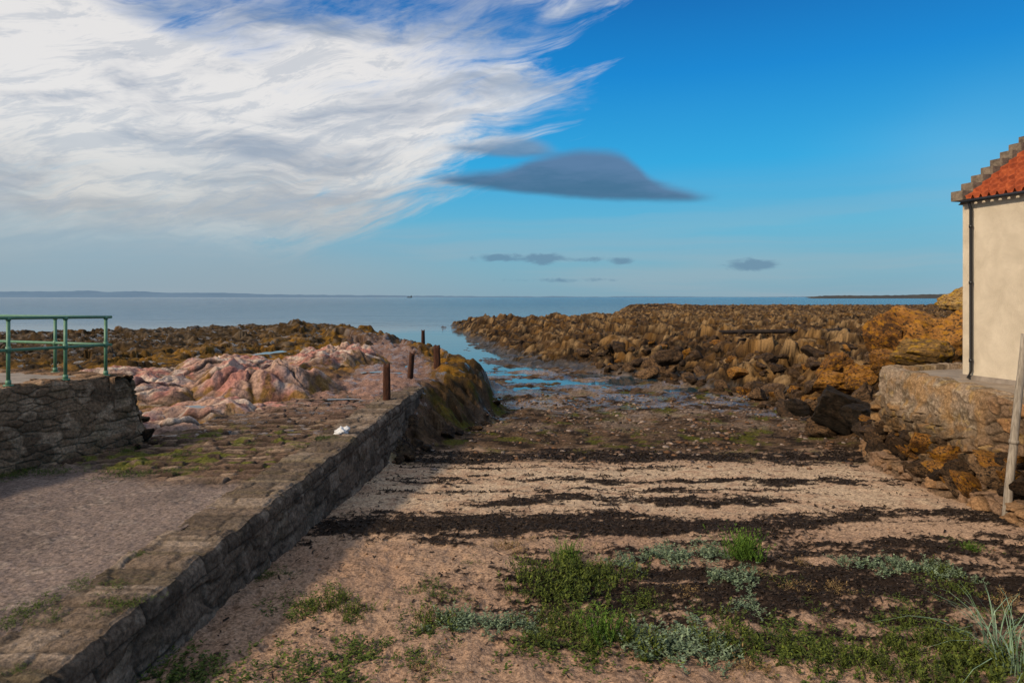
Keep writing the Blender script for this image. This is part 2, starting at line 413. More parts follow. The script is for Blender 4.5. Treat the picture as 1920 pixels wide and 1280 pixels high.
M_stone=mat_col('weathered_masonry',.45,22,((9,.6,.04),(60,.7,.012)))
def col_old(base,dark,light,moss,mortar=(.03,.024,.018),ms=.7,mossy=1.):
    def f(S_,T_,e,i1,i2,ro,top):
        n=fbm(S_*1.1,T_*1.4,4,87)
        C=np.zeros(S_.shape+(3,))+np.array(base)
        C=mixc(C,dark,ss(.35,.9,i1)*.5); C=mixc(C,light,ss(.6,1,i2)*.7)
        C=mixc(C,dark,ss(.0,.3,n)*.6)
        C=mixc(C,tuple(np.array(light)*1.15),ss(.12,.4,fbm(S_*3,T_*3,4,88))*.55)
        C=mixc(C,mortar if not top else (.05,.037,.025),(1-e)*ms)
        mm=ss(.15,.4,fbm(S_*1.7,T_*2.3,4,89))*(1 if top else .4)
        C=mixc(C,moss,mm*.5*mossy)
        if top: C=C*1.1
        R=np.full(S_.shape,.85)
        return np.clip(np.concatenate([C,R[...,None]],-1),.003,1)
    return f
edgeX=lambda s:-3.43+.0346*(s-6.37)
slipz=lambda s:np.interp(s,[0,19,22,27],[-2.85,-2.85,-2.92,-3.2])
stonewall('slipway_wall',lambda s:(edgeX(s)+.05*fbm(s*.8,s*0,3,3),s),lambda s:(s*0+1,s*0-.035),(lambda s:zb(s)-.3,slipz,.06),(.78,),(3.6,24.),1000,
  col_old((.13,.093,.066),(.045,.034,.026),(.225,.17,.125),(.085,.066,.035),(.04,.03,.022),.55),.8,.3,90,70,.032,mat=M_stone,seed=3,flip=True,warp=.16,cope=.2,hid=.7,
  label='low weathered stone wall edging a slipway above the sand',category='wall')
def build_slip():
    Yr=3.6*np.exp(np.linspace(0,math.log(27/3.6),900)); tt=np.linspace(0,1,420)
    XL=np.interp(Yr,[0,13.4,16,20,27],[-11.9,-7.6,-7.0,-5.9,-4.9]); XR=edgeX(Yr)-.69
    X_=XR[:,None]+(XL-XR)[:,None]*tt[None]; Y_=Yr[:,None]+0*X_
    fade=ss(10.2,11.4,Y_+fbm(X_*.6,Y_*.6,3,7)*1.2+(X_+5)*.15)
    e,i1,i2=bricks(X_,Y_+.15*np.sin(X_*.8),.42,.23,9,.16,.22)
    n=fbm(X_*5,Y_*7,4,11); nb=fbm(X_*.7,Y_*.7,4,12); nm=fbm(X_*2.5,Y_*3.5,4,14); nf=fbm(X_*14,Y_*18,3,16)
    e=lerp(e,1.,ss(.0,.25,fbm(X_*.9,Y_*.9,3,19))*.6)
    Z=slipz(Yr)[:,None]-.012+nb*.04+n*.02+nf*.006+fade*(e*.06*(.0+1.2*i1)-.02)
    Z=Z+ss(18,22,Y_)*fbm(X_*1.2,Y_*1.2,4,15)*.10
    C=np.zeros(X_.shape+(3,))+np.array((.185,.138,.115))
    C=mixc(C,(.105,.08,.068),ss(-.1,.3,nb)*.75); C=mixc(C,(.30,.235,.19),ss(.1,.35,nm)*.45)
    C=mixc(C,(.05,.04,.035),ss(.15,.35,nf+.4*nm)*.55)
    K=np.zeros_like(C)+np.array((.16,.10,.065)); K=mixc(K,(.06,.04,.03),ss(.3,.9,i1)*.7); K=mixc(K,(.29,.20,.135),ss(.6,1,i2)*.8)
    K=mixc(K,(.018,.013,.009),(1-e)*.85); K=mixc(K,(.06,.04,.027),ss(.0,.3,nb)*.5)
    mossr=(1-ss(14.2,16,Y_))*ss(10.2,11.5,Y_)
    K=mixc(K,(.10,.105,.014),ss(.12,.28,nm+nb*.5)*.7*mossr)
    K=mixc(K,(.22,.13,.10),ss(15,19,Y_)*ss(-.2,.2,nm)*.7)
    C=C*(1-fade[...,None])+K*fade[...,None]
    R=np.full(X_.shape,.85); R=np.where((Y_>14)&(nm<-.25),.25,R)
    return grid_mesh('slipway',np.stack([X_,Y_,Z],-1),np.concatenate([np.clip(C,.003,1),R[...,None]],-1),flip=True)
finish(bpy.data.objects.new('slipway',build_slip()),M_stone,kind='structure')
qx=lambda s:-8.25+.317*(s-11)
ln=math.hypot(1,.317)
qz=lambda s:-1.47-.02*(s-11)
qzw=lambda s:qz(s)-np.clip(s-13.3,0,9)*2.0-np.where(s>13.3,.12*np.floor((s-13.3)/.16),0)
cq=col_old((.20,.12,.07),(.06,.038,.024),(.33,.22,.14),(.11,.08,.03),(.12,.082,.052),.6)
stonewall('quay_wall',lambda s:(qx(s),s),lambda s:(s*0+1/ln,s*0-.317/ln),(lambda s:s*0-3.0,qzw,.16),(.5,),(4.5,13.8),900,
  cq,.34,.13,120,30,.034,worl=True,mat=M_stone,seed=13,flip=True,hid=.75,
  label='rough rubble stone quay wall with concrete top beside the slipway',category='wall')
stonewall('quay_end_wall',lambda s:(-7.42-(s-1)*.95,13.3+(s-1)*.3),lambda s:(s*0+.3,s*0+.95),(lambda s:s*0-3.1,lambda s:s*0-1.52,.3),(.4,),(1.0,8.0),260,
  cq,.34,.2,60,14,.06,worl=True,mat=M_stone,seed=17,geom=False,
  label='rubble stone end of the quay wall above pink rocks',category='wall')
M_conc=mat_simple('old_concrete',(.14,.115,.095),(.28,.235,.195),3,.9,25,.4,.01)
Pq=[(qx(4.5)-.3,4.5,qz(4.5)+.006),(qx(13.35)-.3,13.2,qz(13.35)+.004),(-14.4,15.3,-1.54),(-24,10,-1.5),(-24,4.5,-1.4)]
bm=bmesh.new(); top=[bm.verts.new(p) for p in Pq]; bot=[bm.verts.new((p[0],p[1],-3.4)) for p in Pq]
bm.faces.new(top[::-1])
for i in range(5): bm.faces.new([top[i],top[(i+1)%5],bot[(i+1)%5],bot[i]])
bm_obj('quay_pavement',bm,M_conc,kind='structure')
# ------------------------------------------------------------ right platform and walls
def P2(pts):
    pts=np.array(pts,float); d=np.r_[0,np.cumsum(np.hypot(*np.diff(pts,axis=0).T))]
    def path(s): return np.interp(s,d,pts[:,0]),np.interp(s,d,pts[:,1])
    def nrm(s,sg=1):
        a=path(np.clip(s-.08,0,d[-1]));b_=path(np.clip(s+.08,0,d[-1])); dx=b_[0]-a[0];dy=b_[1]-a[1];l=np.hypot(dx,dy)+1e-9
        return -dy/l*sg,dx/l*sg
    return path,nrm,d[-1]
path,nrm,LL=P2([(8.95,3.5),(8.95,9),(9.05,11.5),(9.1,12.6),(9.16,13.2),(9.3,15),(9.45,16.6),(9.55,17.6),(9.68,17.85),(9.95,17.98),(10.8,18.2),(14,19.3),(20,20)])
def col_quay(S_,T_,e,i1,i2,ro,top):
    n=fbm(S_*1.2,T_*1.8,4,61); n3=fbm(S_*4,T_*4,4,62)
    C=np.zeros(S_.shape+(3,))+np.array((.22,.16,.11)); C=mixc(C,(.10,.072,.045),ss(-.05,.25,n+.4*n3)*.8); C=mixc(C,(.35,.28,.2),ss(.1,.4,ro+n3*.4)*.55)
    C=mixc(C,(.28,.15,.05),ss(.05,.3,fbm(S_*1.7,T_*1.2,3,66))*.5)
    if not top:
        band=ss(-2.5,-2.85,T_+n*.7); C=mixc(C,(.07,.045,.025),band*.75); C=mixc(C,(.24,.13,.05),band*ss(.0,.25,n3)*.6); C=mixc(C,(.02,.014,.009),band*ss(.0,.25,n)*.7)
    st=(1-ss(9.2,10.2,S_)) if not top else 0*S_
    K=np.zeros_like(C)+np.array((.16,.1,.06)); K=mixc(K,(.26,.13,.05),ss(.5,1,i1)*.7); K=mixc(K,(.07,.055,.04),ss(.6,1,i2)*.7)
    K=mixc(K,(.04,.03,.02),(1-e)*.8)
    C=C*(1-st[...,None])+K*st[...,None]
    C=mixc(C,(.32,.2,.05),ss(.25,.4,fbm(S_*3,T_*3,3,64))*.3)
    return np.clip(np.concatenate([C,np.full(S_.shape+(1,),.9)],-1),.003,1)
def lowrock(S_,T_):
    f1,f2,i_=worley(S_/.5+.4*fbm(S_*2,T_*2,2,5),T_/.22+S_*.4,77)
    return ss(-2.5,-2.8,T_+.6*fbm(S_*1.2,T_*0,3,61))*ss(8.8,9.6,S_)*(.03+.2*i_-.09*(1-ss(0,.15,f2-f1)))+.05*fbm(S_*1.1,T_*1.6,3,67)*ss(8.8,9.6,S_)
stonewall('house_terrace_wall',path,lambda s:nrm(s,1),(lambda s:np.interp(s,[0,8,10,16,30],[-3.9,-4.0,-3.8,-3.7,-3.7]),lambda s:np.interp(s,[0,9,9.6,16,30],[-1.90,-1.88,-1.84,-1.80,-1.8])+.03*fbm(s*1.2,s*0,3,91),.03),(.32,),(.01,LL-.1),800,
  col_quay,.42,.24,110,20,.05,worl=True,mat=M_stone,seed=23,geom=False,flip=False,emod=lambda S_,T_:ss(9.2,10.2,S_)*.95,lowrock=lowrock,
  label='weathered concrete and stone terrace wall below a house',category='wall')
bm=bmesh.new()
pl=[(9.2,3.5),(9.2,9),(9.3,12),(9.4,13.2),(9.52,15),(9.75,17.6),(10.0,17.8),(10.9,18.0),(14,19.0),(20,19.7),(26,18),(26,3.5)]
bm.faces.new([bm.verts.new((a,c,-1.91)) for a,c in pl][::-1])
bm_obj('terrace_pavement',bm,mat_simple('terrace_concrete',(.18,.14,.105),(.30,.24,.18),2.5,.9,30,.4,.01),kind='structure')
pathc,nrmc,LC=P2([(8.45,4),(8.45,9),(8.5,11.6),(8.52,13),(8.6,15),(8.95,16.8),(9.6,18.6)])
def col_curb(S_,T_,e,i1,i2,ro,top):
    C=np.zeros(S_.shape+(3,))+np.array((.17,.105,.065)); C=mixc(C,(.24,.13,.055),ss(.5,1,i1)*.6); C=mixc(C,(.08,.06,.042),ss(.5,1,i2)*.7)
    C=mixc(C,(.02,.014,.009),(1-e)*.8)
    return np.clip(np.concatenate([C,np.full(S_.shape+(1,),.85)],-1),.003,1)
stonewall('beach_kerb_wall',pathc,lambda s:nrmc(s,1),(lambda s:zb(pathc(s)[1])-.3,lambda s:zb(pathc(s)[1])+np.interp(s,[0,9,14],[.22,.3,.36])+.1*fbm(s*1.5,s*0,3,5),.12),(.35,),(.01,LC-.1),500,
  col_curb,.38,.2,50,24,.10,worl=True,mat=M_stone,seed=33,geom=False,
  label='low broken stone kerb wall holding back rubble above the beach',category='wall')
# ------------------------------------------------------------ rocks
def rock_mesh(name,seed,sub=4,planes=11,sq=(1,.8,.7),rough=.05,dlo=.42,dhi=.74):
    r=np.random.default_rng(seed); bm=bmesh.new(); bmesh.ops.create_icosphere(bm,subdivisions=sub,radius=1)
    co=np.array([v.co[:] for v in bm.verts])
    for i in range(planes):
        n=r.normal(size=3); n/=np.linalg.norm(n); d=r.uniform(dlo,dhi)
        dd=co@n; co=co-np.outer(np.maximum(0,dd-d)*.97,n)
    nn=co/np.linalg.norm(co,axis=1)[:,None]
    a=fbm(co[:,0]*1.8+co[:,2],co[:,1]*1.8-co[:,2]*.7+seed*3.1,5,seed)
    b_=fbm(co[:,0]*5+co[:,2]*3,co[:,1]*5+co[:,2]*4,3,seed+4)
    L_=co[:,2]*3.2+co[:,0]*1.1+seed; lay=saw(L_,.2)*.06
    co=co+nn*(a*rough*2.2+b_*rough*1.2+lay)[:,None]
    co=co/np.abs(co).max(0)*.95
    co*=np.array(sq)
    for v,c in zip(bm.verts,co): v.co=c
    me=bpy.data.meshes.new(name); bm.to_mesh(me); bm.free()
    for p in me.polygons: p.use_smooth=True
    return me
def mat_rock(name,c1,c2,c3,dark,scale=2.2,spread=.25,lich=None):
    m,t,b=newmat(name); o=t.tc(); oi=t.n.new('ShaderNodeObjectInfo'); rnd=X(t,oi.outputs['Random'])
    x,y,z=t.sep(o); v=t.vec(x+rnd*17,y,z*1.6)
    n=t.noise(v,scale,5,.65,.4)
    f=n+(rnd-.5)*spread
    c=t.ramp(f,[(.3,c1),(.5,c2),(.7,c3)])
    n2=t.noise(v,scale*4,4,.7)
    c=t.mix(t.sm(.46,.62,n2),c,dark)
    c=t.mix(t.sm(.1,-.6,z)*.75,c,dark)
    if lich: c=t.mix(t.sm(.52,.62,t.noise(v,scale*1.7,3,.7))*.8,c,lich)
    t.put(b.inputs['Base Color'],c); b.inputs['Roughness'].default_value=.8; b.inputs['Specular IOR Level'].default_value=.15
    nb=t.bump(n2,.9,.14); nb=t.bump(t.noise(v,scale*14,3,.6),.6,.04,nb)
    t.put(b.inputs['Normal'],nb)
    return m
M_b1=mat_rock('brown_shore_rock',(.03,.018,.01),(.085,.048,.024),(.2,.115,.055),(.014,.01,.007))
M_b4=mat_rock('dark_wet_rock',(.014,.010,.007),(.035,.023,.014),(.08,.05,.03),(.010,.008,.006))
M_b2=mat_rock('orange_lichen_rock',(.07,.032,.012),(.25,.105,.022),(.40,.19,.045),(.03,.018,.01),lich=(.36,.16,.012))
M_b3=mat_rock('pale_yellow_rock',(.16,.09,.03),(.36,.2,.06),(.46,.3,.12),(.07,.045,.02),lich=(.40,.22,.015))
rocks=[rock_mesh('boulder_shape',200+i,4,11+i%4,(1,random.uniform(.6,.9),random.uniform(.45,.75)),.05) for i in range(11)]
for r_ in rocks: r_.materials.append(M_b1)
rocks_o=[]
for i in range(3):
    q=rocks[i].copy(); q.materials.clear(); q.materials.append(M_b2); rocks_o.append(q)
def boulder(x,y,s,me,label,sink=.3,zz=None,rz=None,group='boulders piled along the shore',tilt=.5):
    ob=bpy.data.objects.new('boulder',me)
    z=H1(x,y) if zz is None else zz
    ob.location=(x,y,z+s*sink); ob.rotation_euler=(random.uniform(-tilt,tilt),random.uniform(-tilt,tilt),random.uniform(0,6.3) if rz is None else rz)
    ob.scale=(s,s,s)
    finish(ob,None,label=label,category='boulder',group=group)
    return ob
cx=rng.uniform(5,34,6000); cy=rng.uniform(19.2,52,6000)
dd=polyd(RP,cx,cy); ok=[]
for x_,y_,d_ in zip(cx,cy,dd):
    if len(ok)>=240: break
    u_=x_/y_
    if u_>.56 or u_<.06: continue
    p=math.exp(-max(0,d_-1.2)/2.6) if d_>-.8 else 0
    if random.random()>p: continue
    s=random.choice([.2,.26,.34,.44,.58,.75])*random.uniform(.8,1.2)
    if any((x_-a)**2+(y_-b__)**2<(.5*(s+c))**2 for a,b__,c in ok): continue
    ok.append((x_,y_,s))
hz=H(np.array([a[0] for a in ok]),np.array([a[1] for a in ok]))
for (x_,y_,s),z_ in zip(ok,hz):
    og=random.random()<.14
    boulder(x_,y_,s,random.choice(rocks_o if og else rocks),'orange-stained boulder in a rocky bank' if og else 'dark brown angular boulder in a rocky bank',.25,z_)
k=0
while k<16:
    Y_=random.uniform(50,110); u_=random.uniform(-.05,.5); x_=u_*Y_
    if polyd(RP,np.array([x_]),np.array([Y_]))[0]<2: continue
    boulder(x_,Y_,random.uniform(.3,.8),random.choice(rocks),'weed-dark rock standing on the reef',.0,group='rocks scattered on the reef'); k+=1
for px_,py_,Yd,s in [(780,800,18.6,.35),(800,835,18.6,.3),(840,790,20.5,.4),(860,800,21,.25),(890,790,22.5,.3),(770,770,19.5,.45),(910,775,24,.3),(930,752,27.5,.25),(770,835,17.2,.3),(745,845,16.8,.2)]:
    boulder((px_-960)/1280*Yd,Yd,s,random.choice(rocks),'dark weed-covered rock below the slipway wall',.1,group='rocks below the slipway wall')
for i in range(20):
    Yd=random.uniform(38,80); x_=random.uniform(-.7,-.12)*Yd
    if polyd(LP,np.array([x_]),np.array([Yd]))[0]<1.5: continue
    boulder(x_,Yd,random.uniform(.3,.7),random.choice(rocks),'weed-dark rock standing on the reef',0,group='rocks scattered on the reef')
bigs=[(1715,632,23.5,(1.75,1.5,1.2),M_b2,'large orange lichen-covered rock beside the house'),
      (1725,657,19.6,(.92,.85,.66),M_b3,'pale yellow rounded rock beside the house'),
      (1795,640,22.5,(1.2,1.2,1.2),M_b2,'large orange lichen-covered rock beside the house'),
      (1800,563,27,(.95,1.0,.6),M_b3,'grey-brown rock standing above the orange rocks'),
      (1660,635,24,(.8,.9,1.1),M_b2,'orange-brown rock leaning on a larger one'),
      (1665,675,22,(.6,.7,.6),M_b2,'orange-brown rock leaning on a larger one'),
      (1565,770,21.2,(1.35,.8,.85),M_b4,'large dark slanted rock at the edge of the beach'),
      (1610,785,19.8,(.7,.5,.55),M_b4,'dark wet rock at the edge of the beach'),
      (1490,762,24.5,(.5,.5,.36),M_b4,'dark wet rock at the edge of the beach'),
      (1565,715,23.5,(.75,.7,.5),M_b2,'orange-brown boulder in a rocky bank'),
      (1255,668,41,(.95,.9,.6),M_b1,'orange-brown boulder in a rocky bank'),
      (1620,745,21.5,(.7,.7,.6),M_b1,'dark brown boulder beside the terrace wall'),
      (1610,700,22.8,(.7,.7,.6),M_b2,'dark brown boulder beside the terrace wall'),
      (1560,690,26,(.9,.8,.7),M_b2,'orange-brown boulder in a rocky bank'),
      (1630,810,19.2,(.45,.5,.4),M_b4,'dark brown boulder beside the terrace wall')]
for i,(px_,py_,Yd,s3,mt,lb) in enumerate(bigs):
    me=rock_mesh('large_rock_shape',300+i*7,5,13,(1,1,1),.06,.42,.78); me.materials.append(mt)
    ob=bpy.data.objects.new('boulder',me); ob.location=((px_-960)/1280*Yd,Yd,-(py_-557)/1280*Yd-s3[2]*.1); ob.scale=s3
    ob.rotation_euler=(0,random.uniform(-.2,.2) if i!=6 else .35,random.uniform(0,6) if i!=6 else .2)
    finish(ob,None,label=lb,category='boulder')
for i in range(95):
    y_=random.uniform(11.2,18.3); t_=random.uniform(.05,.95)
    sp=float(np.interp(y_,[9,11.6,13,15,16.8,18.6],[8.45,8.5,8.52,8.6,8.95,9.6])); xb=9.05+(y_-12)*.08
    x_=lerp(sp-.02,xb,t_); s=random.choice([.09,.12,.16,.22,.32,.44])*random.uniform(.8,1.3)
    zz=float(zb(y_))+lerp(.2,.95,t_)
    boulder(x_,y_,s,random.choice(rocks+rocks_o[:2]),'broken stone in rubble between two walls',.05,zz,group='rubble stones below the terrace')
for px_,py_,Yd,s in [(272,815,13.6,.26),(268,785,13.7,.18),(288,832,13.4,.15),(258,838,13.0,.12),(275,835,13.6,.2)]:
    boulder((px_-960)/1280*Yd,Yd,s,random.choice(rocks[:4]),'fallen stone at the foot of the quay wall',0,-(py_-557)/1280*Yd,group='fallen stones at the quay')
yy=np.linspace(10.8,18.8,160); tt=np.linspace(0,1,60)
xa=np.interp(yy,[9,11.6,13,15,16.8,18.6],[8.45,8.5,8.52,8.6,8.95,9.6]); xb=9.35+(yy-12)*.1
Xr=xa[:,None]+.1+(xb-xa)[:,None]*tt[None]; Yr_=yy[:,None]+0*Xr
Zr=zb(Yr_)+.15+.85*tt[None]+fbm(Xr*3,Yr_*3,4,5)*.25
Cr=np.zeros(Xr.shape+(3,))+np.array((.12,.07,.035)); Cr=mixc(Cr,(.035,.022,.012),ss(-.1,.3,fbm(Xr*5,Yr_*5,3,6)))
finish(bpy.data.objects.new('rubble_bank',grid_mesh('rubble_bank',np.stack([Xr,Yr_,Zr],-1),Cr,flip=False)),M_ground,kind='structure')
# pink outcrops
M_pink=mat_col('pink_bedrock',.4,12,((3.5,.8,.10),(20,.7,.025)))
def outcrop(cx,cy,rx,ry,h,rot,seed,pink=1.):
    R_=np.linspace(0.001,1.12,140); A_=np.linspace(0,2*math.pi,320)
    rr,aa=np.meshgrid(R_,A_,indexing='ij')
    wob=1+.38*fbm(np.cos(aa)*1.4+seed,np.sin(aa)*1.4,3,seed)
    lx=rr*np.cos(aa)*rx*wob; ly=rr*np.sin(aa)*ry*wob
    x=cx+lx*math.cos(rot)-ly*math.sin(rot); y=cy+lx*math.sin(rot)+ly*math.cos(rot)
    ph=.35; c=x*math.cos(ph)+y*math.sin(ph); d=-x*math.sin(ph)+y*math.cos(ph)
    wv=fbm(x*.6,y*.6,3,1); c=c+wv*.6; d=d+wv*.7
    q2=d/.25+c*.35; s2=saw(q2,.3)
    f1,f2,id1=worley(c/2.6,d/1.1,73); gap=f2-f1; ck=1-ss(0,.08,gap)
    round_=1-np.clip(f1*1.2,0,1)**2
    q=d/.6+fbm(c*.4,d*.25,2,71)*.9; s1=saw(q,.35)
    lump=fbm(x*.8,y*.8,4,81)
    dome=np.clip(1-rr**2.8,-.6,1)
    e_=ss(1.1,.6,rr)
    z=h*dome*(.85+1.0*lump)+(round_*.14+s1*.14+s2*.025+(id1-.5)*.2-ck*.10+fbm(x*3,y*3,4,83)*.07)*e_*min(1,.4+h*.75)-ss(.95,1.12,rr)*.5
    g=H(x,y); z=z+np.mean(g)
    C=np.zeros(x.shape+(3,))+np.array((.32,.20,.148))
    C=mixc(C,(.31,.13,.105),ss(-.15,.2,fbm(x*.7,y*.7+3,4,85)+.3*(id1-.5))*pink*.85)
    C=mixc(C,(.48,.39,.31),ss(.0,.35,fbm(c*.9,d*2.5,4,87)+.3*(id1-.5))*.8)
    C=mixc(C,(.19,.155,.15),ss(.05,.35,fbm(x*1.6,y*1.6,4,89))*.6)
    C=mixc(C,(.06,.036,.028),ss(.3,.0,s1)*.65)
    C=mixc(C,(.022,.015,.012),np.clip(1-ss(.0,.07,gap),0,1)*.85)
    C=mixc(C,(.06,.036,.014),ss(.7,1.0,rr+.4*lump)*.7)
    C=mixc(C,(.17,.09,.014),ss(.82,1.02,rr+.7*fbm(x*2.5,y*2.5,3,91))*.7)
    me=grid_mesh('rock_outcrop',np.stack([x,y,z],-1),np.concatenate([np.clip(C,.01,1),np.full(x.shape+(1,),.75)],-1),flip=True)
    finish(bpy.data.objects.new('rock_outcrop',me),M_pink,label='pink and grey ridged bedrock outcrop beside the slipway',category='rock',group='pink bedrock outcrops')
for i,a in enumerate([(-7.5,20.6,2.2,1.8,.80,.3),(-7.8,17.4,1.6,1.1,.36,.2),(-7.6,14.9,1.1,.8,.34,.2),(-10.4,19.4,1.9,1.6,.5,.4),(-8.2,31,2.5,3.0,.62,-.3),
    (-13.6,24,2.0,1.7,.36,.2),(-10.6,25.2,2.2,2.0,.48,.5),(-6.1,18.4,1.1,1.1,.10,.1),(-6.5,15.8,.8,.7,.08,0),(-9.4,16.4,1.3,.9,.32,.3)]):
    outcrop(*a,seed=400+i*3)
# ------------------------------------------------------------ pools
M_pool=newmat('pool_water')[0]; pb=M_pool.node_tree.nodes['Principled BSDF']; pb.inputs['Base Color'].default_value=(.03,.03,.03,1); pb.inputs['Roughness'].default_value=.03; pb.inputs['IOR'].default_value=1.33
for i,(px_,py_,Yd,rx,ry,zz) in enumerate([(508,661,27,.35,.9,1),(640,748,18.8,.38,.14,1),(592,750,18.8,.32,.10,1),(368,762,15.9,.22,.18,1),(745,655,37,.5,.9,None),(722,663,33,.5,.4,None),(590,642,40,.6,1.,None),(700,685,26,.4,.3,None),(735,690,25.6,.3,.2,None),(760,672,29.5,.3,.5,None)]):
    x_=(px_-960)/1280*Yd
    z_=max(H1(x_,Yd),H1(x_+.3,Yd),H1(x_,Yd+.4))+.02
    if zz is not None: z_=-(py_-557)/1280*Yd
    V=[(x_,Yd,z_)]; n=40
    for j in range(n):
        a=2*math.pi*j/n; r_=1+.35*math.sin(2*a+i)+.2*math.sin(5*a+2*i)
        V.append((x_+rx*r_*math.cos(a),Yd+ry*r_*math.sin(a),z_))
    F=np.array([[0,1+j,1+(j+1)%n] for j in range(n)])
    finish(bpy.data.objects.new('rock_pool_water',poly_mesh('rock_pool_water',V,F)),M_pool,kind='structure')
# ------------------------------------------------------------ posts
M_post=mat_simple('rusty_timber',(.02,.01,.007),(.10,.036,.018),10,.85,25,.8,.02,c3=(.05,.02,.011),stretch=(3,3,.6))
for px_,py_,Yd,hh,r_,lean in [(725,750,18.9,1.0,.1,.0),(767,712,23.2,.92,.1,.05),(820,688,27.8,.86,.14,-.01),(793,650,47,1.15,.13,0)]:
    x_=(px_-960)/1280*Yd; z0=-(py_-557)/1280*Yd
    n=16; rows=14; P=np.zeros((rows+2,n+1,3))
    for i in range(rows):
        f=i/(rows-1)
        for j in range(n+1):
            a=2*math.pi*(j%n)/n; rad=r_*(1-.1*f)*(1+.12*math.sin(3*a+px_)+.06*math.sin(7*a+f*4))
            P[i,j]=(x_+rad*math.cos(a)+lean*f*2,Yd+rad*math.sin(a),z0-.3+(hh+.3)*f+(.05*math.sin(2*a+px_) if i==rows-1 else 0))
    P[rows]=P[rows-1]*.6+P[rows-1,:n].mean(0)*.4; P[rows,:,2]-=.02; P[rows+1]=P[rows,:n].mean(0)
    finish(bpy.data.objects.new('mooring_post',grid_mesh('mooring_post',P)),M_post,label='short rust-brown weathered post standing on the slipway',category='post',group='mooring posts along the slipway')
# ------------------------------------------------------------ railing
M_green=mat_simple('green_painted_pipe',(.06,.15,.085),(.10,.22,.13),14,.5,60,.15,.003,spec=.4)
rail=bpy.data.objects.new('railing',None)
finish(rail,None,label='green painted pipe railing on the quay wall',category='railing')
base=lambda Y_:(-8.37+.317*(Y_-11),Y_)
ztop=lambda Y_:-1.47-.02*(Y_-11)
posts=[7.0,9.1,11.24,12.21,13.0]
def mkpost(x_,y_,z0,h,r_=.03):
    bm=bmesh.new(); add_tube(bm,[(x_,y_,z0),(x_,y_,z0+h)],r_,14)
    add_tube(bm,[(x_,y_,z0),(x_,y_,z0+.025)],.075,16); add_tube(bm,[(x_,y_,z0+.02),(x_,y_,z0+.1)],.042,14)
    add_tube(bm,[(x_,y_,z0+.55),(x_,y_,z0+.65)],.042,14)
    add_tube(bm,[(x_,y_,z0+h-.05),(x_,y_,z0+h+.0)],.04,14)
    bm_obj('post',bm,M_green,rail)
for Y_ in posts:
    x_,y_=base(Y_); mkpost(x_,y_,ztop(Y_)+.01,1.13)
corner=base(13.08)
for x_,y_ in [(-9.2,13.75),(-11.3,14.45)]: mkpost(x_,y_,-1.52,1.12)
for hz_ in (1.13,.60):
    bm=bmesh.new(); a=base(5.5)
    add_tube(bm,[(a[0],a[1],ztop(5.5)+hz_),(corner[0],corner[1],ztop(13)+hz_)],.027,14); bm_obj('rail',bm,M_green,rail)
    bm=bmesh.new(); add_tube(bm,[(corner[0]+.03,corner[1],ztop(13)+hz_),(-9.2,13.75,-1.52+hz_),(-12.5,14.85,-1.52+hz_)],.027,14); bm_obj('rail',bm,M_green,rail)
# ------------------------------------------------------------ house
ex=Vector((.25,-.968,0)).normalized(); ey=Vector((.968,.25,0)).normalized(); ez=Vector((0,0,1)); C0=Vector((10.63,16.1,0))
def W(s,d,z): return C0+ex*s+ey*d+ez*z
house=bpy.data.objects.new('house',None); finish(house,None,label='cream rendered house with red pantile roof and crow-stepped gable',category='house')
M_har=mat_simple('cream_harling',(.58,.49,.37),(.72,.62,.48),2.0,.95,80,1.0,.03,detail=3)
ZE=2.3;ZBs=-1.95;Lh=6.0;Dh=5.2;pit=.69
bm=bmesh.new()
pr=[W(0,0,ZBs),W(Lh,0,ZBs),W(Lh,0,ZE),W(0,0,ZE)]
pk=W(0,Dh/2,ZE+pit*Dh/2);pk2=W(Lh,Dh/2,ZE+pit*Dh/2)
bk=[W(0,Dh,ZBs),W(Lh,Dh,ZBs),W(Lh,Dh,ZE),W(0,Dh,ZE)]
v=[bm.verts.new(p) for p in pr+bk+[pk,pk2]]
bm.faces.new([v[0],v[1],v[2],v[3]]); bm.faces.new([v[5],v[4],v[7],v[6]])
bm.faces.new([v[4],v[0],v[3],v[8],v[7]]); bm.faces.new([v[1],v[5],v[6],v[9],v[2]])
bm_obj('wall',bm,M_har,house)
bm=bmesh.new(); add_box(bm,W(Lh/2,-.02,ZBs+.06),ex,ey,ez,Lh+.06,.1,.16,.02)
bm_obj('plinth',bm,M_conc,house)
M_tile=mat_simple('red_pantile',(.15,.030,.011),(.42,.10,.030),5,.85,30,.4,.01,c3=(.28,.057,.018))
na,nd=620,190
sa=np.linspace(.14,Lh-.14,na); da=np.linspace(-.16,Dh/2,nd)
Sg,Dg=np.meshgrid(sa,da,indexing='ij')
tw=.2; th=.26
row=np.floor((Dg+.16)/th); fr=(Dg+.16)/th-row; ph=(Sg/tw)%1
wave=.045*np.cos(2*math.pi*ph)+.02*np.cos(4*math.pi*ph)
jit=(h2(np.floor(Sg/tw).astype(np.int64),row.astype(np.int64),3)-.5)*.014
Zg=ZE+.03+pit*Dg+wave+.06*(1-fr)+jit
Pg=np.zeros(Sg.shape+(3,)); 
for k_ in range(3): Pg[...,k_]=C0[k_]+ex[k_]*Sg+ey[k_]*Dg
Pg[...,2]=Zg
finish(bpy.data.objects.new('roof',grid_mesh('roof',Pg,flip=True)),M_tile,house)
Pg2=Pg.copy()
for k_ in range(2): Pg2[...,k_]=C0[k_]+ex[k_]*Sg+ey[k_]*(Dh-Dg)
finish(bpy.data.objects.new('roof',grid_mesh('roof',Pg2)),M_tile,house)
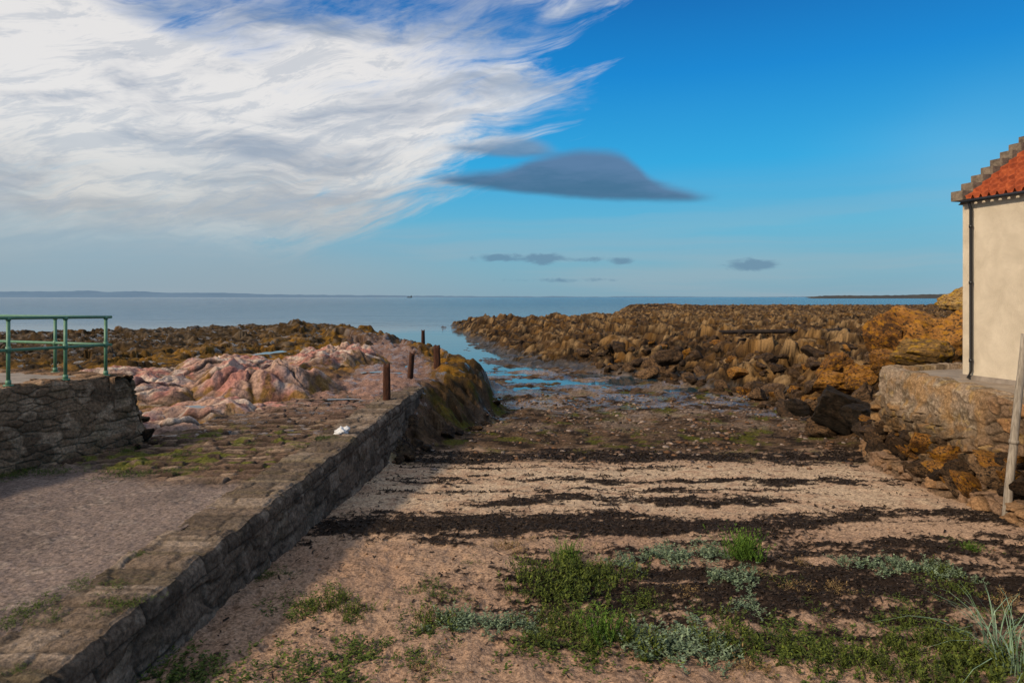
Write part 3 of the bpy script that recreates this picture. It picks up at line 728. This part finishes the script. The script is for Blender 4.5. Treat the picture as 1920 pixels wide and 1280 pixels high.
bm=bmesh.new(); add_tube(bm,[W(.1,Dh/2,ZE+pit*Dh/2+.06),W(Lh-.1,Dh/2,ZE+pit*Dh/2+.06)],.13,14); bm_obj('ridge',bm,M_tile,house)
M_grey=mat_simple('weathered_gable_stone',(.08,.06,.045),(.24,.185,.135),6,.9,30,.6,.02)
stp=.29; rise=stp*.70; nst=int(Dh/2/stp)
for s0 in (.03,Lh-.03):
    bm=bmesh.new()
    for i in range(nst+1):
        for side in (0,1):
            d=-.03+i*stp; dd_=d if side==0 else Dh-d
            add_box(bm,W(s0+random.uniform(-.01,.01),dd_,ZE+.05+i*rise+.02),ex,ey,ez,.32,stp*1.2,.225+random.uniform(-.008,.008),.008)
    bm_obj('crow_step_gable',bm,M_grey,house)
    bm=bmesh.new()
    tri=[(-.03,ZE-.12),(Dh+.03,ZE-.12),(Dh/2,ZE-.02+pit*Dh/2)]
    fa=[bm.verts.new(W(s0-.13,d,z)) for d,z in tri]; fb=[bm.verts.new(W(s0+.13,d,z)) for d,z in tri]
    bm.faces.new(fa); bm.faces.new(fb[::-1])
    for i in range(3): bm.faces.new([fa[i],fa[(i+1)%3],fb[(i+1)%3],fb[i]])
    bm_obj('gable_coping',bm,M_grey,house)
M_black=mat_simple('black_painted_iron',(.006,.006,.007),(.015,.014,.015),20,.4,50,.1,.003,spec=.5)
bm=bmesh.new()
add_tube(bm,[W(.28,-.14,ZE-.02),W(.28,-.12,ZE-.14),W(.28,-.075,ZE-.28),W(.28,-.075,ZBs+.25),W(.28,-.16,ZBs+.08)],.034,12)
for zz in (1.6,.3,-1.5): add_tube(bm,[W(.28,-.075,zz),W(.28,-.075,zz+.07)],.043,12)
bm_obj('downpipe',bm,M_black,house)
bm=bmesh.new(); add_tube(bm,[W(.12,-.17,ZE-.08),W(Lh,-.17,ZE-.08)],.045,12); bm_obj('gutter',bm,M_black,house)
M_pole=mat_simple('bleached_grey_timber',(.16,.13,.10),(.36,.31,.25),6,.85,18,.6,.015,stretch=(6,6,.7))
bm=bmesh.new(); p0=Vector((8.42,11.65,-3.85)); p1=Vector((8.72,11.6,-.62))
add_tube(bm,[p0.lerp(p1,i/10)+Vector((random.uniform(-.006,.006),0,0)) for i in range(11)],[.07-.0015*i for i in range(11)],16)
add_tube(bm,[p0.lerp(p1,.42),p0.lerp(p1,.44)],.075,16)
bm_obj('timber_pole',bm,M_pole,label='leaning weathered grey timber pole beside a stone wall',category='pole')
# outfall pipe resting on the reef
M_pipe=mat_simple('corroded_pipe',(.012,.009,.008),(.04,.027,.02),4,.8,14,.6,.03)
Y_=56.; xs_=np.linspace((1322-960)/1280*Y_,(1592-960)/1280*Y_,13)
hh_=np.max(np.stack([H(xs_,xs_*0+Y_+o_) for o_ in (-.6,0,.5)]),0)
fit=np.polyfit(xs_,hh_,1); zl=np.polyval(fit,xs_)+.28
bm=bmesh.new(); pp=[(float(a_),Y_,float(c_)) for a_,c_ in zip(xs_,zl)]
add_tube(bm,pp,.17,14)
for p in pp[3:-1:4]: add_tube(bm,[Vector(p)-Vector((.2,0,0)),Vector(p)+Vector((.2,0,0))],.23,14)
bm_obj('outfall_pipe',bm,M_pipe,label='long dark outfall pipe lying across the reef',category='pipe')
bm=bmesh.new(); bmesh.ops.create_icosphere(bm,subdivisions=4,radius=1)
for v_ in bm.verts:
    c=v_.co; q=float(fbm(np.array([c.x*2+c.z*2]),np.array([c.y*2-c.z]),4,5)[0])
    f=1+.9*q; v_.co=Vector((c.x*.15*f+.05*c.z,c.y*.11*f,max(-.03,c.z*.12*f+ .04*c.x)))
ob=bm_obj('plastic_bag',bm,mat_simple('crumpled_white_plastic',(.45,.45,.46),(.66,.66,.66),8,.5,12,.6,.02),smooth=True,label='crumpled white plastic bag lying on slipway cobbles',category='bag')
Yd=14.2; ob.location=((638-960)/1280*Yd,Yd,-2.83)
def land(name,pts,dist,mat,base_z=-6,depth=600,**k):
    V=[];F=[]
    n=len(pts)
    for px_,py_ in pts:
        u_=(px_-960)/1280; V+= [(u_*dist,dist,base_z),(u_*dist,dist+depth*.4,(557-py_)/1280*dist*.6),(u_*dist*1.05,dist+depth,(557-py_)/1280*(dist+depth))]
    for i in range(n-1):
        for j in range(2): a=i*3+j; F.append([a,a+3,a+4,a+1])
    finish(bpy.data.objects.new(name,poly_mesh(name,V,np.array(F),smooth=True)),mat,**k)
M_far=mat_simple('hazy_distant_hills',(.12,.195,.28),(.14,.215,.30),.001,1,.01,0,.1,spec=0)  # bluish distance haze is put into the surface colour
M_near=mat_simple('distant_headland_grass',(.05,.055,.06),(.08,.075,.065),.01,1,.01,0,.1,spec=0)
pts=[];
for i in range(160):
    px_=-500+i*10; y0=np.interp(px_,[-500,0,60,100,160,230,330,450,700,1000,1100],[548,546,544.5,547.5,545.5,549,548.5,552,554,556,557.5])
    pts.append((px_,y0+random.uniform(-.5,.4)))
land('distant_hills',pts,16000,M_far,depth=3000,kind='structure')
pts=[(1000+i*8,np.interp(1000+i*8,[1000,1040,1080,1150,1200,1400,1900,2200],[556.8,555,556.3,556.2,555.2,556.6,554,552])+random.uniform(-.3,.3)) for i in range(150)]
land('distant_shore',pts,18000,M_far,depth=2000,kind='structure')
pts=[(1525,557)]+[(1532+i*4,np.interp(1532+i*4,[1532,1560,1600,1700,1760,2300],[556,554.5,553.8,553.6,551.5,549])+random.uniform(-.5,.4)) for i in range(190)]
land('headland',pts,2600,M_near,depth=200,kind='structure')
bm=bmesh.new(); xs=(768-960)/1280*6000
add_box(bm,(xs,6000,-1),(1,0,0),(0,1,0),(0,0,1),44,10,8,1); add_box(bm,(xs+14,6000,8),(1,0,0),(0,1,0),(0,0,1),8,8,12,.4); add_box(bm,(xs-8,6000,6),(1,0,0),(0,1,0),(0,0,1),1.5,1.5,14); add_box(bm,(xs+15,6000,16),(1,0,0),(0,1,0),(0,0,1),1,1,6)
bm_obj('cargo_ship',bm,mat_simple('dark_ship_paint',(.04,.05,.06),(.07,.08,.09),1,.7),label='small dark cargo ship far out on the sea',category='ship')
# ------------------------------------------------------------ plants
def leafmat(name,v=.3):
    m,t,b=newmat(name); a=t.n.new('ShaderNodeAttribute'); a.attribute_name='Col'
    t.put(b.inputs['Base Color'],t.scale(X(t,a.outputs['Color']),t.sm(.3,.7,t.noise(t.tc(),9,2,.6),1-v,1+v)))
    b.inputs['Roughness'].default_value=.7; b.inputs['Specular IOR Level'].default_value=.15
    return m
M_leaf=leafmat('foliage')
def plant_mesh(name,seed,stems,leaves,hgt,leaf,lw,c1,c2,droop=.3,spread=1.,upright=.6):
    r=np.random.default_rng(seed); V=[];C=[]
    for i in range(stems):
        a=r.uniform(0,6.283); rad=math.sqrt(r.uniform(0,1))*spread
        ra=1+.5*math.sin(3*a+seed)+.35*math.sin(5*a+seed*2)
        bx,by=rad*ra*math.cos(a)*.85,rad*ra*math.sin(a)*.85
        h=hgt*r.uniform(.35,1.15)*(1-.55*rad**2)
        lean=np.array([r.normal()*.35+bx*.3,r.normal()*.35+by*.3])
        shade=r.uniform(0,1)
        for j in range(leaves):
            f=(j+r.uniform(.1,.9))/leaves
            p=np.array([bx+lean[0]*h*f,by+lean[1]*h*f,h*f])
            an=r.uniform(0,6.283); el=r.uniform(upright-.5,upright+.4)
            d=np.array([math.cos(an)*math.cos(el),math.sin(an)*math.cos(el),math.sin(el)])
            sd=np.cross(d,[0,0,1]); sd/=np.linalg.norm(sd)+1e-6
            L_=leaf*r.uniform(.6,1.3); w_=lw*r.uniform(.7,1.3)
            mid=p+d*L_*.5; tip=p+d*L_-np.array([0,0,droop*L_*.4])
            V+=[p,mid+sd*w_,tip,mid-sd*w_]
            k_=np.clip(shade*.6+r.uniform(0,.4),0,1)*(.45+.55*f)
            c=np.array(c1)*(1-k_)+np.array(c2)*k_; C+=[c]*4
    V=np.array(V); F=np.arange(len(V)).reshape(-1,4)
    me=poly_mesh(name,V,F,np.array(C)); me.materials.append(M_leaf); return me
def blade_mesh(name,seed,n,hgt,w,c1,c2,spread=.3,curl=.6):
    r=np.random.default_rng(seed); V=[];C=[];F=[]
    for i in range(n):
        a=r.uniform(0,6.283); rad=math.sqrt(r.uniform(0,1))*spread; bx,by=rad*math.cos(a),rad*math.sin(a)
        h=hgt*r.uniform(.5,1.1); a2=a+r.normal()*.7; cu=curl*r.uniform(.2,1.2)
        sd=np.array([-math.sin(a2),math.cos(a2),0]); k_=r.uniform(0,1); c=np.array(c1)*(1-k_)+np.array(c2)*k_
        b0=len(V); ns_=5
        for j in range(ns_):
            f=j/(ns_-1); out=cu*h*f*f; zz=h*(f-.45*cu*f*f*f)
            p=np.array([bx+math.cos(a2)*out,by+math.sin(a2)*out,zz]); ww=w*(1-f*.92)
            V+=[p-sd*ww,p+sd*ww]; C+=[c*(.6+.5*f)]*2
        for j in range(ns_-1): q=b0+2*j; F.append([q,q+1,q+3,q+2])
    me=poly_mesh(name,np.array(V),np.array(F),np.array(C)); me.materials.append(M_leaf); return me
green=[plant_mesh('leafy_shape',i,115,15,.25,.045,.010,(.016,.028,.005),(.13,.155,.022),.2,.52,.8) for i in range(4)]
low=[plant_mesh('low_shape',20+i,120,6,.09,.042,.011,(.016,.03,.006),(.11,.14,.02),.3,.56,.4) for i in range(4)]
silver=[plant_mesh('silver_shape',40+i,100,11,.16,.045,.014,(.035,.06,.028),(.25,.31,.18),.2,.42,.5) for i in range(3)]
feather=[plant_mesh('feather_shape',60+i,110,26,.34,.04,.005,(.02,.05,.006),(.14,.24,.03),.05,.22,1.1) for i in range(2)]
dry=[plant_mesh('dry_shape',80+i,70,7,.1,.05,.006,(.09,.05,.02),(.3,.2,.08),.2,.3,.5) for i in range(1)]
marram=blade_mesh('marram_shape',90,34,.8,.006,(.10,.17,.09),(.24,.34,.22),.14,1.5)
def plant(px_,py_,kind,s,sz=1.):
    x_,y_=pix(px_,py_)
    d={'g':(green,'leafy_plant','bushy green leafy plant growing in beach sand','plant','green plants in the sand'),
       'l':(low,'creeping_plant','low creeping green plant on sand','plant','creeping plants in the sand'),
       's':(silver,'silver_plant','silvery grey-green leafed plant growing in sand','plant','silver-leaved plants in the sand'),
       'f':(feather,'grass_tuft','bright green feathery tuft growing in sand','grass','grass tufts in the sand'),
       'd':(dry,'dry_plant','dried brown plant on the sand','plant','dried plants'),
       'm':([marram],'marram_grass','long bluish arching marram grass tuft','grass','marram grass')}[kind]
    ob=bpy.data.objects.new(d[1],random.choice(d[0])); ob.location=(x_,y_,H1(x_,y_)-.02)
    ob.rotation_euler=(0,0,random.uniform(0,6.28)); ob.scale=(s,s,s*sz)
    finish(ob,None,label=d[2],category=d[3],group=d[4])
PL=[(1010,1085,'g',.8),(1060,1100,'g',1.1),(1110,1090,'g',1.0),(1150,1085,'g',.7),(1060,1050,'f',.8),(1090,1130,'l',1),(1030,1125,'g',.7),(1075,1070,'g',.7),
(1402,1050,'f',1.1),(1395,1048,'f',.8),(1165,1055,'s',.7),(1235,1045,'s',.8),(1280,1045,'s',.9),(1330,1035,'s',.8),(1350,1040,'s',.5),(1380,1090,'s',.85),(1350,1085,'s',.5),
(590,1140,'l',.95),(620,1135,'g',.6),(665,1150,'g',.5),(560,1132,'l',.7),(820,1165,'g',.6),(850,1170,'s',.7),(800,1185,'l',.8),(870,1165,'s',.6),(800,1105,'l',.6),(830,1115,'l',.6),(505,1078,'l',.55),(520,1075,'l',.4),(885,1055,'l',.4),
(930,1170,'s',.6),(970,1170,'s',.6),(990,1175,'s',.5),(1010,1195,'g',.7),(1040,1220,'l',1.1),(1080,1190,'g',.7),(1130,1200,'f',.9),(1170,1200,'g',.8),(1210,1205,'s',.9),(1260,1210,'s',1.0),(1310,1205,'s',.9),(1340,1225,'s',.7),(1370,1200,'g',.8),(1430,1215,'l',1.2),(1480,1220,'g',.7),(1230,1225,'l',1.),(1050,1170,'g',.6),(1110,1220,'l',.9),
(1530,1235,'l',1.2),(1580,1245,'g',.7),(1640,1245,'g',.7),(1700,1225,'g',.8),(1770,1215,'g',.8),(1830,1240,'g',.9),(1890,1245,'g',1.),(1680,1180,'l',.9),(1740,1160,'l',.7),(1700,1165,'g',.5),(1740,1280,'g',.8),(1850,1290,'g',1.1),
(1640,1065,'s',.75),(1690,1065,'s',.75),(1740,1068,'s',.8),(1790,1080,'s',.6),(1770,1075,'g',.5),(1800,1110,'g',.5),(1820,1030,'f',.4),(1820,1025,'l',.7),(1780,1095,'l',.8),
(1210,1125,'g',.5),(1220,1145,'l',.6),(1400,1145,'s',.6),(1290,1110,'d',.7),(1460,1090,'l',.5),(1540,1145,'l',.6),(1570,1110,'d',.8),(960,1025,'d',1.),(1500,1060,'d',.6),(1480,1100,'d',.7),
(360,1265,'l',1.2),(320,1275,'l',1.),(400,1270,'l',.8),(640,1235,'l',1.1),(690,1225,'l',.8),(580,1270,'l',1.1),(650,1275,'l',1.),(780,1245,'l',.7),(800,1255,'d',.6),
(1870,1215,'m',1.1),(1905,1265,'m',1.1),(1400,1250,'d',.8),(1580,1050,'s',.4),(1420,1075,'d',.6),(1330,1150,'l',.6),(1860,1155,'l',.7),(1900,1130,'d',.9),(1690,1130,'l',.6),(1180,1160,'l',.8),(1450,1180,'l',.7),(1550,1195,'l',.7)]
for p in PL: plant(*p)
for px_,py_,s,kd in [(75,1135,.45,'l'),(50,1150,.4,'l'),(20,1170,.4,'l'),(215,1135,.45,'l'),(245,1130,.4,'l'),(220,1098,.35,'l'),(150,1090,.3,'l'),(145,1102,.25,'l'),(262,1040,.25,'l'),(600,822,.5,'l'),(615,820,.4,'l'),(45,885,.7,'l'),(80,886,.6,'l'),(120,885,.5,'l'),(230,888,.8,'l'),(270,888,.6,'l'),(10,893,.7,'l'),(240,845,.6,'l'),(335,853,.6,'l'),(330,882,.4,'l'),(370,880,.4,'l'),(100,1160,.2,'l'),(470,832,.4,'l'),(560,838,.4,'l'),(35,1255,.2,'l')]:
    Y_=1280*2.83/(py_-557); ob=bpy.data.objects.new('wall_plant',random.choice(low)); ob.location=((px_-960)/1280*Y_,Y_,-2.83); ob.scale=(s*.9,s*.9,s*.9)
    ob.rotation_euler=(0,0,random.uniform(0,6)); finish(ob,None,label='small green weed growing between slipway stones',category='plant',group='weeds between slipway stones')
# ------------------------------------------------------------ debris stuff
def scatter_wrack():
    n=200000; x=rng.uniform(-3.4,8.8,n); y=rng.uniform(6,18.6,n)
    w=wrack(x,y); k=(rng.uniform(0,1,n)<w*.9*(10/y)**.3)|(rng.uniform(0,1,n)<.02)
    x=x[k][:36000];y=y[k][:36000]; z=H(x,y)+.01; n=len(x)
    a=rng.uniform(0,6.283,n); L_=rng.uniform(.008,.04,n)*(.7+y/18); w_=L_*rng.uniform(.1,.35,n); ti=rng.normal(0,.35,n)
    d=np.stack([np.cos(a)*np.cos(ti),np.sin(a)*np.cos(ti),np.abs(np.sin(ti))],-1); s=np.stack([-np.sin(a),np.cos(a),rng.normal(0,.4,n)],-1)
    p=np.stack([x,y,z],-1)
    V=np.stack([p-d*L_[:,None]-s*w_[:,None],p+d*L_[:,None]-s*w_[:,None],p+d*L_[:,None]*.9+s*w_[:,None],p-d*L_[:,None]*.7+s*w_[:,None]],1).reshape(-1,3)
    return poly_mesh('seaweed_debris',V,np.arange(len(V)).reshape(-1,4))
finish(bpy.data.objects.new('seaweed_debris',scatter_wrack()),mat_simple('dry_black_seaweed',(.008,.006,.005),(.04,.024,.014),9,.75,20,.2,.005),kind='stuff',label='dry black seaweed strewn in lines over the sand',category='seaweed')
def scatter_peb(n0,xr,yr,smin,smax,dens,seed,name,pw=3):
    r=np.random.default_rng(seed); x=r.uniform(*xr,n0); y=r.uniform(*yr,n0)
    k=dens(x,y)>r.uniform(0,1,n0); x=x[k];y=y[k]; z=H(x,y); n=len(x)
    s=r.uniform(0,1,n)**pw*(smax-smin)+smin; a=r.uniform(0,6.283,n)
    bm=bmesh.new(); bmesh.ops.create_icosphere(bm,subdivisions=1,radius=1); base_=np.array([v.co[:] for v in bm.verts]); fc=np.array([[v.index for v in f.verts] for f in bm.faces]); bm.free()
    nb_=len(base_); jit=1+.25*r.normal(size=(n,nb_,1))
    B=base_[None]*jit*np.stack([s,s*r.uniform(.5,.9,n),s*r.uniform(.3,.55,n)],-1)[:,None,:]
    ca,sa_=np.cos(a)[:,None],np.sin(a)[:,None]
    V=np.stack([x[:,None]+B[...,0]*ca-B[...,1]*sa_,y[:,None]+B[...,0]*sa_+B[...,1]*ca,z[:,None]+B[...,2]+(s*.1)[:,None]],-1).reshape(-1,3)
    F=(fc[None]+(np.arange(n)*nb_)[:,None,None]).reshape(-1,3)
    pal=np.array([(.10,.06,.04),(.05,.033,.022),(.15,.1,.07),(.03,.022,.015),(.13,.065,.03),(.2,.15,.12)]); c=pal[r.integers(0,6,n)]*r.uniform(.7,1.3,n)[:,None]
    return poly_mesh(name,V,F,np.repeat(c,nb_,0),smooth=True)
M_peb=leafmat('pebble_stone')
me=scatter_peb(17000,(-3.2,13),(15.8,34),.012,.12,lambda x,y:np.where(polyd(RP,x,y)<.5,1,0)*np.where(polyd(LP,x,y)<.3,1,0)*(.2+.8*(fbm(x*.7,y*.7,3,5)>.08))*ss(15.5,19,y),5,'beach_pebbles',5)
finish(bpy.data.objects.new('beach_pebbles',me),M_peb,kind='stuff',label='brown and grey pebbles spread over the muddy flat',category='pebbles')
me=scatter_peb(5000,(-3.2,8.6),(5.5,17.5),.006,.03,lambda x,y:.25+.6*(fbm(x*.9,y*.9,3,15)>.1),6,'sand_shingle')
finish(bpy.data.objects.new('sand_shingle',me),M_peb,kind='stuff',label='small stones scattered on beach sand',category='pebbles')
# ------------------------------------------------------------ world
SD=Vector((-.74,-.52,.58)).normalized(); elev=math.asin(SD.z); rot=math.atan2(SD.x,SD.y)
w=bpy.data.worlds.new('World'); sc.world=w; w.use_nodes=True
t=T(w.node_tree); bg=w.node_tree.nodes['Background']; ST=.1
sk=t.n.new('ShaderNodeTexSky'); sk.sky_type='NISHITA'; sk.sun_disc=False; sk.sun_elevation=elev; sk.sun_rotation=rot
gx,gy,gz=t.sep(t.tc('Generated'))
a=t.m('ARCTAN2',gx,gy); e=t.m('ARCSINE',gz)
def A(px_,py_):
    aa=math.atan((px_-960)/1280); return aa,math.atan((557-py_)/1280*math.cos(aa))
blue=t.ramp(e*2,[(0,(.23,.39,.49)),(.08,(.18,.42,.55)),(.2,(.11,.45,.66)),(.38,(.02,.39,.75)),(.62,(.0,.245,.66)),(.85,(.0,.14,.47))])
blue=t.mix(t.sm(.1,-.7,a)*t.sm(.15,.4,e)*.6,blue,(.01,.12,.38))
an=(a+.8)*(1/1.6); en=e*2.0
pts=[]
for px_,py_ in [(1230,-60),(1150,0),(1085,80),(1070,150),(1060,210),(975,270),(880,345),(770,410),(660,462),(580,490),(520,510)]:
    aa,ee=A(px_,py_); pts.append((min(1,ee*2),(aa+.8)/1.6))
pts.append((0,.15)); pts.append((1,.85))
edge=t.curve(en,pts)
wn=t.noise(t.vec(a,e),3.5,3,.55)
def streak(th,sx,sy,seed,det=6,dist=.9,rough=.6,wv=1.1):
    c_,s_=math.cos(th),math.sin(th)
    p=a*c_+e*s_; q=e*c_-a*s_
    return t.noise(t.vec(p*sx+seed,q*sy+wn*wv),1,det,rough,dist)
s1=streak(.10,3.8,13,0,6,.5); s2=streak(.75,3.8,12,5,6,.5); s3=streak(.3,9,40,9,5,.5,.7,1.6)
dire=t.sm(-.25,.08,a)*t.sm(.1,.3,e)
st=s1*(1-dire)+s2*dire
teeth=streak(.25,5,24,3,6,.6,.62,1.5)
inside=(edge-an)*1.6+(teeth-.5)*.60+(wn-.5)*.1
mask=t.sm(-.02,.12,inside)
def blob(px_,py_,rx,ry,th=0.):
    aa,ee=A(px_,py_); c_,s_=math.cos(th),math.sin(th)
    da=a-aa; de=e-ee
    p=(da*c_+de*s_)*(1280/rx); q=(de*c_-da*s_)*(1280/ry)
    return t.m('EXPONENT',(p*p+q*q)*-1.)
cov=blob(660,0,330,46,.05)*.30+blob(300,30,170,40,-.2)*.26+blob(960,55,110,45,.6)*.14-blob(60,60,200,80)*.3-blob(110,140,300,80)*.22-blob(620,250,420,110)*.10-blob(430,420,360,60)*.08-blob(1080,20,60,60)*.1
d0=st*.54+s3*.46
dens=t.sm(.22,.62,d0-cov*.9+.05)
dens=dens*mask
dens=dens*t.sm(.02,.12,e,.0,1.)
soft=t.sm(.0,.2,inside)
dens=t.m('MINIMUM',dens*(soft*.3+.72),1.)
g1=streak(.08,2.6,13,14,6,.4,.62,1.5)
shade=t.sm(.42,.64,g1+ blob(150,440,420,90)*.08+blob(170,190,240,30)*.10-blob(80,120,300,60)*.10-blob(560,120,350,60,.2)*.06)
ccol=t.mix(shade,(.88,.85,.82),(.34,.39,.48))
ccol=t.mix(t.sm(.26,.08,e)*.6,ccol,(.60,.56,.50))
ccol=t.mix(t.sm(.47,.60,s3)*.38,ccol,(.34,.41,.51))
ccol=t.mix(t.sm(-.1,.1,a)*.35,ccol,(.72,.80,.90))
sky=t.mix(dens*.95,blue,ccol)
veil=t.sm(.12,-.4,a)*t.sm(.14,.03,e)*.65
sky=t.mix(veil,sky,(.33,.39,.45))
sky=t.mix(t.sm(.2,.0,e)*t.sm(.42,.62,streak(.0,1.5,30,22,3,.3,.5))*.4,sky,(.36,.43,.49))
sky=t.mix(t.sm(.5,1.1,t.noise(t.vec(a*2,e*4),1,2,.5)+t.sm(.35,.75,a)*.4)*t.sm(.32,.12,e)*.45,sky,(.26,.54,.73))
jn=(t.noise(t.vec(a*7,e*30),1,4,.65)-.5)
def lens(top,bot,col1,col2,alpha,soft_=.006,jit=.012):
    tp=[((A(*p)[0]+.8)/1.6,A(*p)[1]*2) for p in top]; bt=[((A(*p)[0]+.8)/1.6,A(*p)[1]*2) for p in bot]
    x0,x1=tp[0][0],tp[-1][0]
    tp=[(0,tp[0][1])]+tp+[(1,tp[-1][1])]; bt=[(0,tp[0][1]+.002)]+bt+[(1,tp[-1][1]+.002)]
    ct=t.curve(an,tp)*.5; cb=t.curve(an,bt)*.5
    ee=e+jn*jit
    mk=t.sm(-soft_*.6,soft_,ct-ee)*t.sm(-soft_*.5,soft_*.6,ee-cb)
    mk=mk*t.sm(x0-.004,x0+.03,an)*t.sm(x1+.004,x1-.03,an)
    f=t.m('DIVIDE',ee-cb,t.m('MAXIMUM',ct-cb,.003),clamp=True)
    c=t.mix(t.sm(.0,1.0,f+jn*1.6),col1,col2)
    return mk*alpha,c
mk,c=lens([(790,327),(880,324),(950,316),(1000,298),(1060,284),(1110,280),(1160,287),(1190,305),(1225,335),(1270,351),(1350,364)],
          [(790,338),(880,349),(950,358),(1020,366),(1100,372),(1180,375),(1250,376),(1350,374)],(.045,.135,.25),(.10,.19,.34),.94,.011,.011)
sky=t.mix(mk,sky,c)
mk,c=lens([(810,270),(880,264),(930,258),(985,257),(1030,268),(1060,282)],[(810,279),(880,286),(930,292),(985,294),(1030,292),(1060,289)],(.12,.22,.36),(.2,.31,.46),.85,.012,.016)
sky=t.mix(mk,sky,c)
nz_=t.noise(t.vec(a*30,e*70),1,4,.65,.6)
small=None
for px_,py_,rx,ry,al in [(930,483,45,8,.8),(1020,485,42,10,.95),(1170,490,30,9,.6),(1100,487,40,6,.55),(1410,498,40,12,.95),(1060,525,130,5,.5)]:
    bb=blob(px_,py_,rx,ry)*al
    small=bb if small is None else small+bb
sky=t.mix(t.sm(.2,.7,small+(nz_-.5)*1.4)*t.sm(.05,.25,small)*.8,sky,(.11,.23,.36))
final=t.mix(.93,X(t,sk.outputs[0]),t.scale(sky,1/ST))
t.put(bg.inputs['Color'],final); bg.inputs['Strength'].default_value=ST
sl=bpy.data.lights.new('sun','SUN'); sl.energy=4.3; sl.angle=math.radians(5); sl.color=(1,.83,.62)
so=bpy.data.objects.new('sun',sl); COL.objects.link(so); so.rotation_euler=(-SD).to_track_quat('-Z','Y').to_euler()
cd=bpy.data.cameras.new('camera'); cd.sensor_width=36; cd.lens=24; cd.shift_y=-83/1920; cd.clip_start=.1; cd.clip_end=90000
co=bpy.data.objects.new('camera',cd); COL.objects.link(co); co.location=(0,0,0); co.rotation_euler=(math.pi/2,0,0); sc.camera=co
sc.view_settings.view_transform='Standard'; sc.view_settings.look='None'; sc.view_settings.exposure=0
